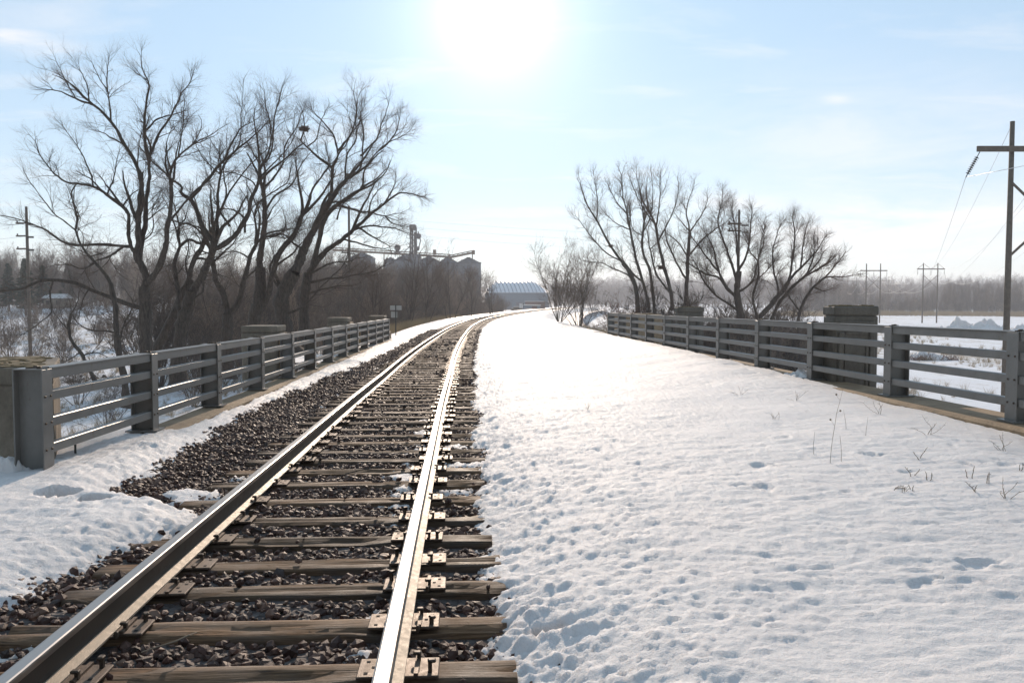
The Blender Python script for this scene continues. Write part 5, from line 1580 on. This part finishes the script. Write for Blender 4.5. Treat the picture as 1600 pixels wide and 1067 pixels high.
# dead weeds in the snow on the right
def weed(label, pxx, pyy, H, kind, seed):
    a, b_ = ray(pxx, pyy); Yq = 8.0
    for _ in range(60):
        sq = a * Yq - float(cx(Yq)); zz_ = float(snow_z(np.array([sq]), np.array([Yq]))[1][0]) + float(zt(Yq)); Yq = .5*Yq + .5*(zz_ - CAMH)/b_
    g = np.random.default_rng(seed); m = MB()
    H = H * Yq / F
    n_ = {'stalk': 1, 'twigs': 5, 'fork': 2}[kind]
    for k in range(n_):
        d = np.array((g.normal(0, .12 if kind == 'stalk' else .5), g.normal(0,.2), 1.0)); d /= np.linalg.norm(d)
        Hk = H * (1 if kind == 'stalk' else g.uniform(.5, 1.1)); p = np.array((g.normal(0,.01)*(n_ > 1), g.normal(0,.02)*(n_ > 1), -.03)); pts = [p]
        for j in range(6):
            d = d + g.normal(0, .05 if kind == 'stalk' else .22, 3); d /= np.linalg.norm(d); p = p + d * (Hk+.03) / 6; pts.append(p)
        r = .0020 if kind != 'fork' else .0034
        m.tube(pts, [r*1.2, r*1.1, r, r*.9, r*.8, r*.7, r*.5], 5)
        if kind != 'stalk' or H > .4:
            for j in (3, 4, 5):
                e = pts[j] + np.array((g.normal(0,.3), g.normal(0,.2), g.uniform(.1,.5))) * Hk * .22; m.tube([pts[j], (pts[j]+e)/2 + g.normal(0,.004,3), e], r*.55, 4)
                if kind == 'stalk': m.tube([e - np.array((0,0,.008)), e, e + np.array((0,0,.01))], [.004,.011,.003], 6)
    o = m.build('dead_weed', M['rope'], loc=(a*Yq, Yq, zz_)); tag(o, label, 'weed', 'dead weeds poking out of the snow')
W_ = [('tallest thin dead weed stalk with seed heads in the right snow', 1297, 723, 122, 'stalk'), ('short straight dead stalk just left of the tall one', 1272, 709, 38, 'stalk'), ('thin dead stalk just right of the tallest one', 1315, 721, 46, 'stalk'),
      ('spreading dead weed by the near foot of the railing kerb, below its second bay', 1375, 647, 34, 'twigs'), ('twiggy weed below the first full right bay', 1449, 678, 34, 'twigs'), ('small bent weed in the snow right of the tall stalk', 1437, 717, 24, 'fork'),
      ('pair of dark stubs in the snow near the bent weed', 1421, 744, 26, 'fork'), ('left weed of the loose row of stubs', 1392, 765, 26, 'fork'), ('middle weed of the loose row of stubs', 1413, 768, 16, 'twigs'), ('right weed of the loose row of stubs', 1425, 766, 16, 'fork'),
      ('thin stub between the row of stubs and the right clump', 1454, 752, 18, 'fork'), ('leftmost weed of the right clump', 1516, 746, 24, 'fork'), ('short forked stub of the right clump', 1524, 768, 28, 'fork'), ('dark thick forked weed of the right clump', 1545, 756, 28, 'fork'),
      ('bushy weed at the right end of the clump', 1570, 778, 44, 'twigs'), ('weed near the picture edge below the kerb', 1566, 704, 34, 'twigs'), ('short weed at the very right edge', 1597, 736, 14, 'fork'), ('twiggy weed in mid snow right of the track', 918, 640, 15, 'twigs'),
      ('faint weed in the snow beside the far kerb', 1244, 626, 26, 'twigs'), ('faint dead weed left of the tall stalk farther up', 1211, 655, 20, 'twigs'), ('small weed near the third railing post', 1157, 616, 16, 'twigs'), ('slim stalk above the tall weed', 1322, 670, 30, 'stalk'), ('thin leaning stalk right of the slim one', 1352, 681, 30, 'stalk')]
for i, w in enumerate(W_): weed(*w, 800 + i)
# straw across the gravel by the left rail
m = MB(); c0 = np.array((float(cx(3.95)) - .42, 3.93, -.19)); m.tube([c0 + np.array(p_) for p_ in ((0,-.12,.02),(.06,-.08,.03),(.13,-.04,.04),(.17,.02,.045),(.18,.09,.03))], [.003,.004,.0045,.004,.003], 5)
o = m.build('curved_stick', M['rope']); tag(o, 'pale curved stick on the stones beside the left rail', 'stick')
m = MB(); m.tube([(float(cx(7.9)) - .05, 7.75, -.17), (float(cx(8)) + .1, 7.9, -.15), (float(cx(8)) + .35, 8.05, -.14)], [.006,.006,.004], 5)
o = m.build('dry_twig', M['bark']); tag(o, 'dark dry twig lying across the ties', 'stick')
# logs and posts left
for lab, pxx, pyy, w, h in (('dark log lying on the snow behind the near left pylon', 112, 597, 1.0, .25), ('dark stump on the snow at the foot of the leaning sapling', 147, 592, .7, .35), ('small dark stone right of the leaning sapling foot', 163, 590, .45, .28)):
    a, b_ = ray(pxx, pyy); Yq = 25
    for _ in range(40): Yq = .5*Yq + .5*(float(ground_z(a*Yq, Yq)) - CAMH)/b_
    o = heap('snow_rimmed_log', lab, (a*Yq, Yq, float(ground_z(a*Yq, Yq)) - .03), (w, .5, h), int(pxx), M['bark'], 'log')
for lab, pxx, pyy, hp, yy in (('thin black stake outside the near left railing', 118, 712, 32, 8.9), ('second thin black stake beyond the first, outside the railing', 141, 703, 26, 10.2)):
    q = P(pxx, pyy, yy); m = MB(); m.tube([(0,0,-.5),(0,0,hp*yy/F)], .012, 6); m.tube([(0,0,hp*yy/F),(0,0,hp*yy/F+.02)], .02, 6); o = m.build('thin_stake', M['sign_post'], loc=tuple(map(float, q))); tag(o, lab, 'stake')
# snow shelf outside the left railing and at the first post foot
def shelf(name, label, s0, s1, y0, y1, zc, drop):
    ss = np.linspace(s0, s1, 40); ys = np.arange(y0, y1, .10); Sg, Yg = np.meshgrid(ss, ys); Xg = Sg + cx(Yg)
    u = (Sg - s0) / (s1 - s0); Zg = zc + zt(Yg) - drop * (1 - u) ** 1.6 * 1.0 + .06 * fbm(Xg*2, Yg*2, 71, 4) - .5 * sstep(.03, 0, u)
    put(name, mesh_np(name, np.stack([Xg, Yg, Zg], -1), grid_quads(*Sg.shape), mats=[M['snow']]), kind='structure', label=label)
shelf('snow_bank', 'snow bank sloping down outside the left kerb', -6.4, -3.06, 7.6, 14.0, -.28, 2.6)
heap('snow_lump', 'lump of snow against the foot of the first left post and pylon', (-4.85, 8.0, wz(8, -.30)), (.75, .9, .34), 81, M['snow'], 'snow lump')
heap('snow_lump', 'small snow drift through the right railing beside the broad pylon', (5.35, 15.2, wz(15, .14)), (.7, 1.4, .22), 82, M['snow'], 'snow lump')

# ================================================================== AIR
m = MB(); x0, x1, y0, y1, z0, z1 = -3000, 3000, -80, 4600, -9, 62
m.add([(x0,y0,z0),(x1,y0,z0),(x1,y1,z0),(x0,y1,z0),(x0,y0,z1),(x1,y0,z1),(x1,y1,z1),(x0,y1,z1)], [(0,3,2,1),(4,5,6,7),(0,1,5,4),(1,2,6,5),(2,3,7,6),(3,0,4,7)])
hm = bpy.data.materials.new('haze'); hm.use_nodes = True; hm.node_tree.nodes.clear()
pv = hm.node_tree.nodes.new('ShaderNodeVolumePrincipled'); pv.inputs['Color'].default_value = (.93,.95,1.0,1); pv.inputs['Density'].default_value = .0005; pv.inputs['Anisotropy'].default_value = .3
mo = hm.node_tree.nodes.new('ShaderNodeOutputMaterial'); hm.node_tree.links.new(pv.outputs[0], mo.inputs['Volume'])
m.build('haze', hm, kind='stuff')
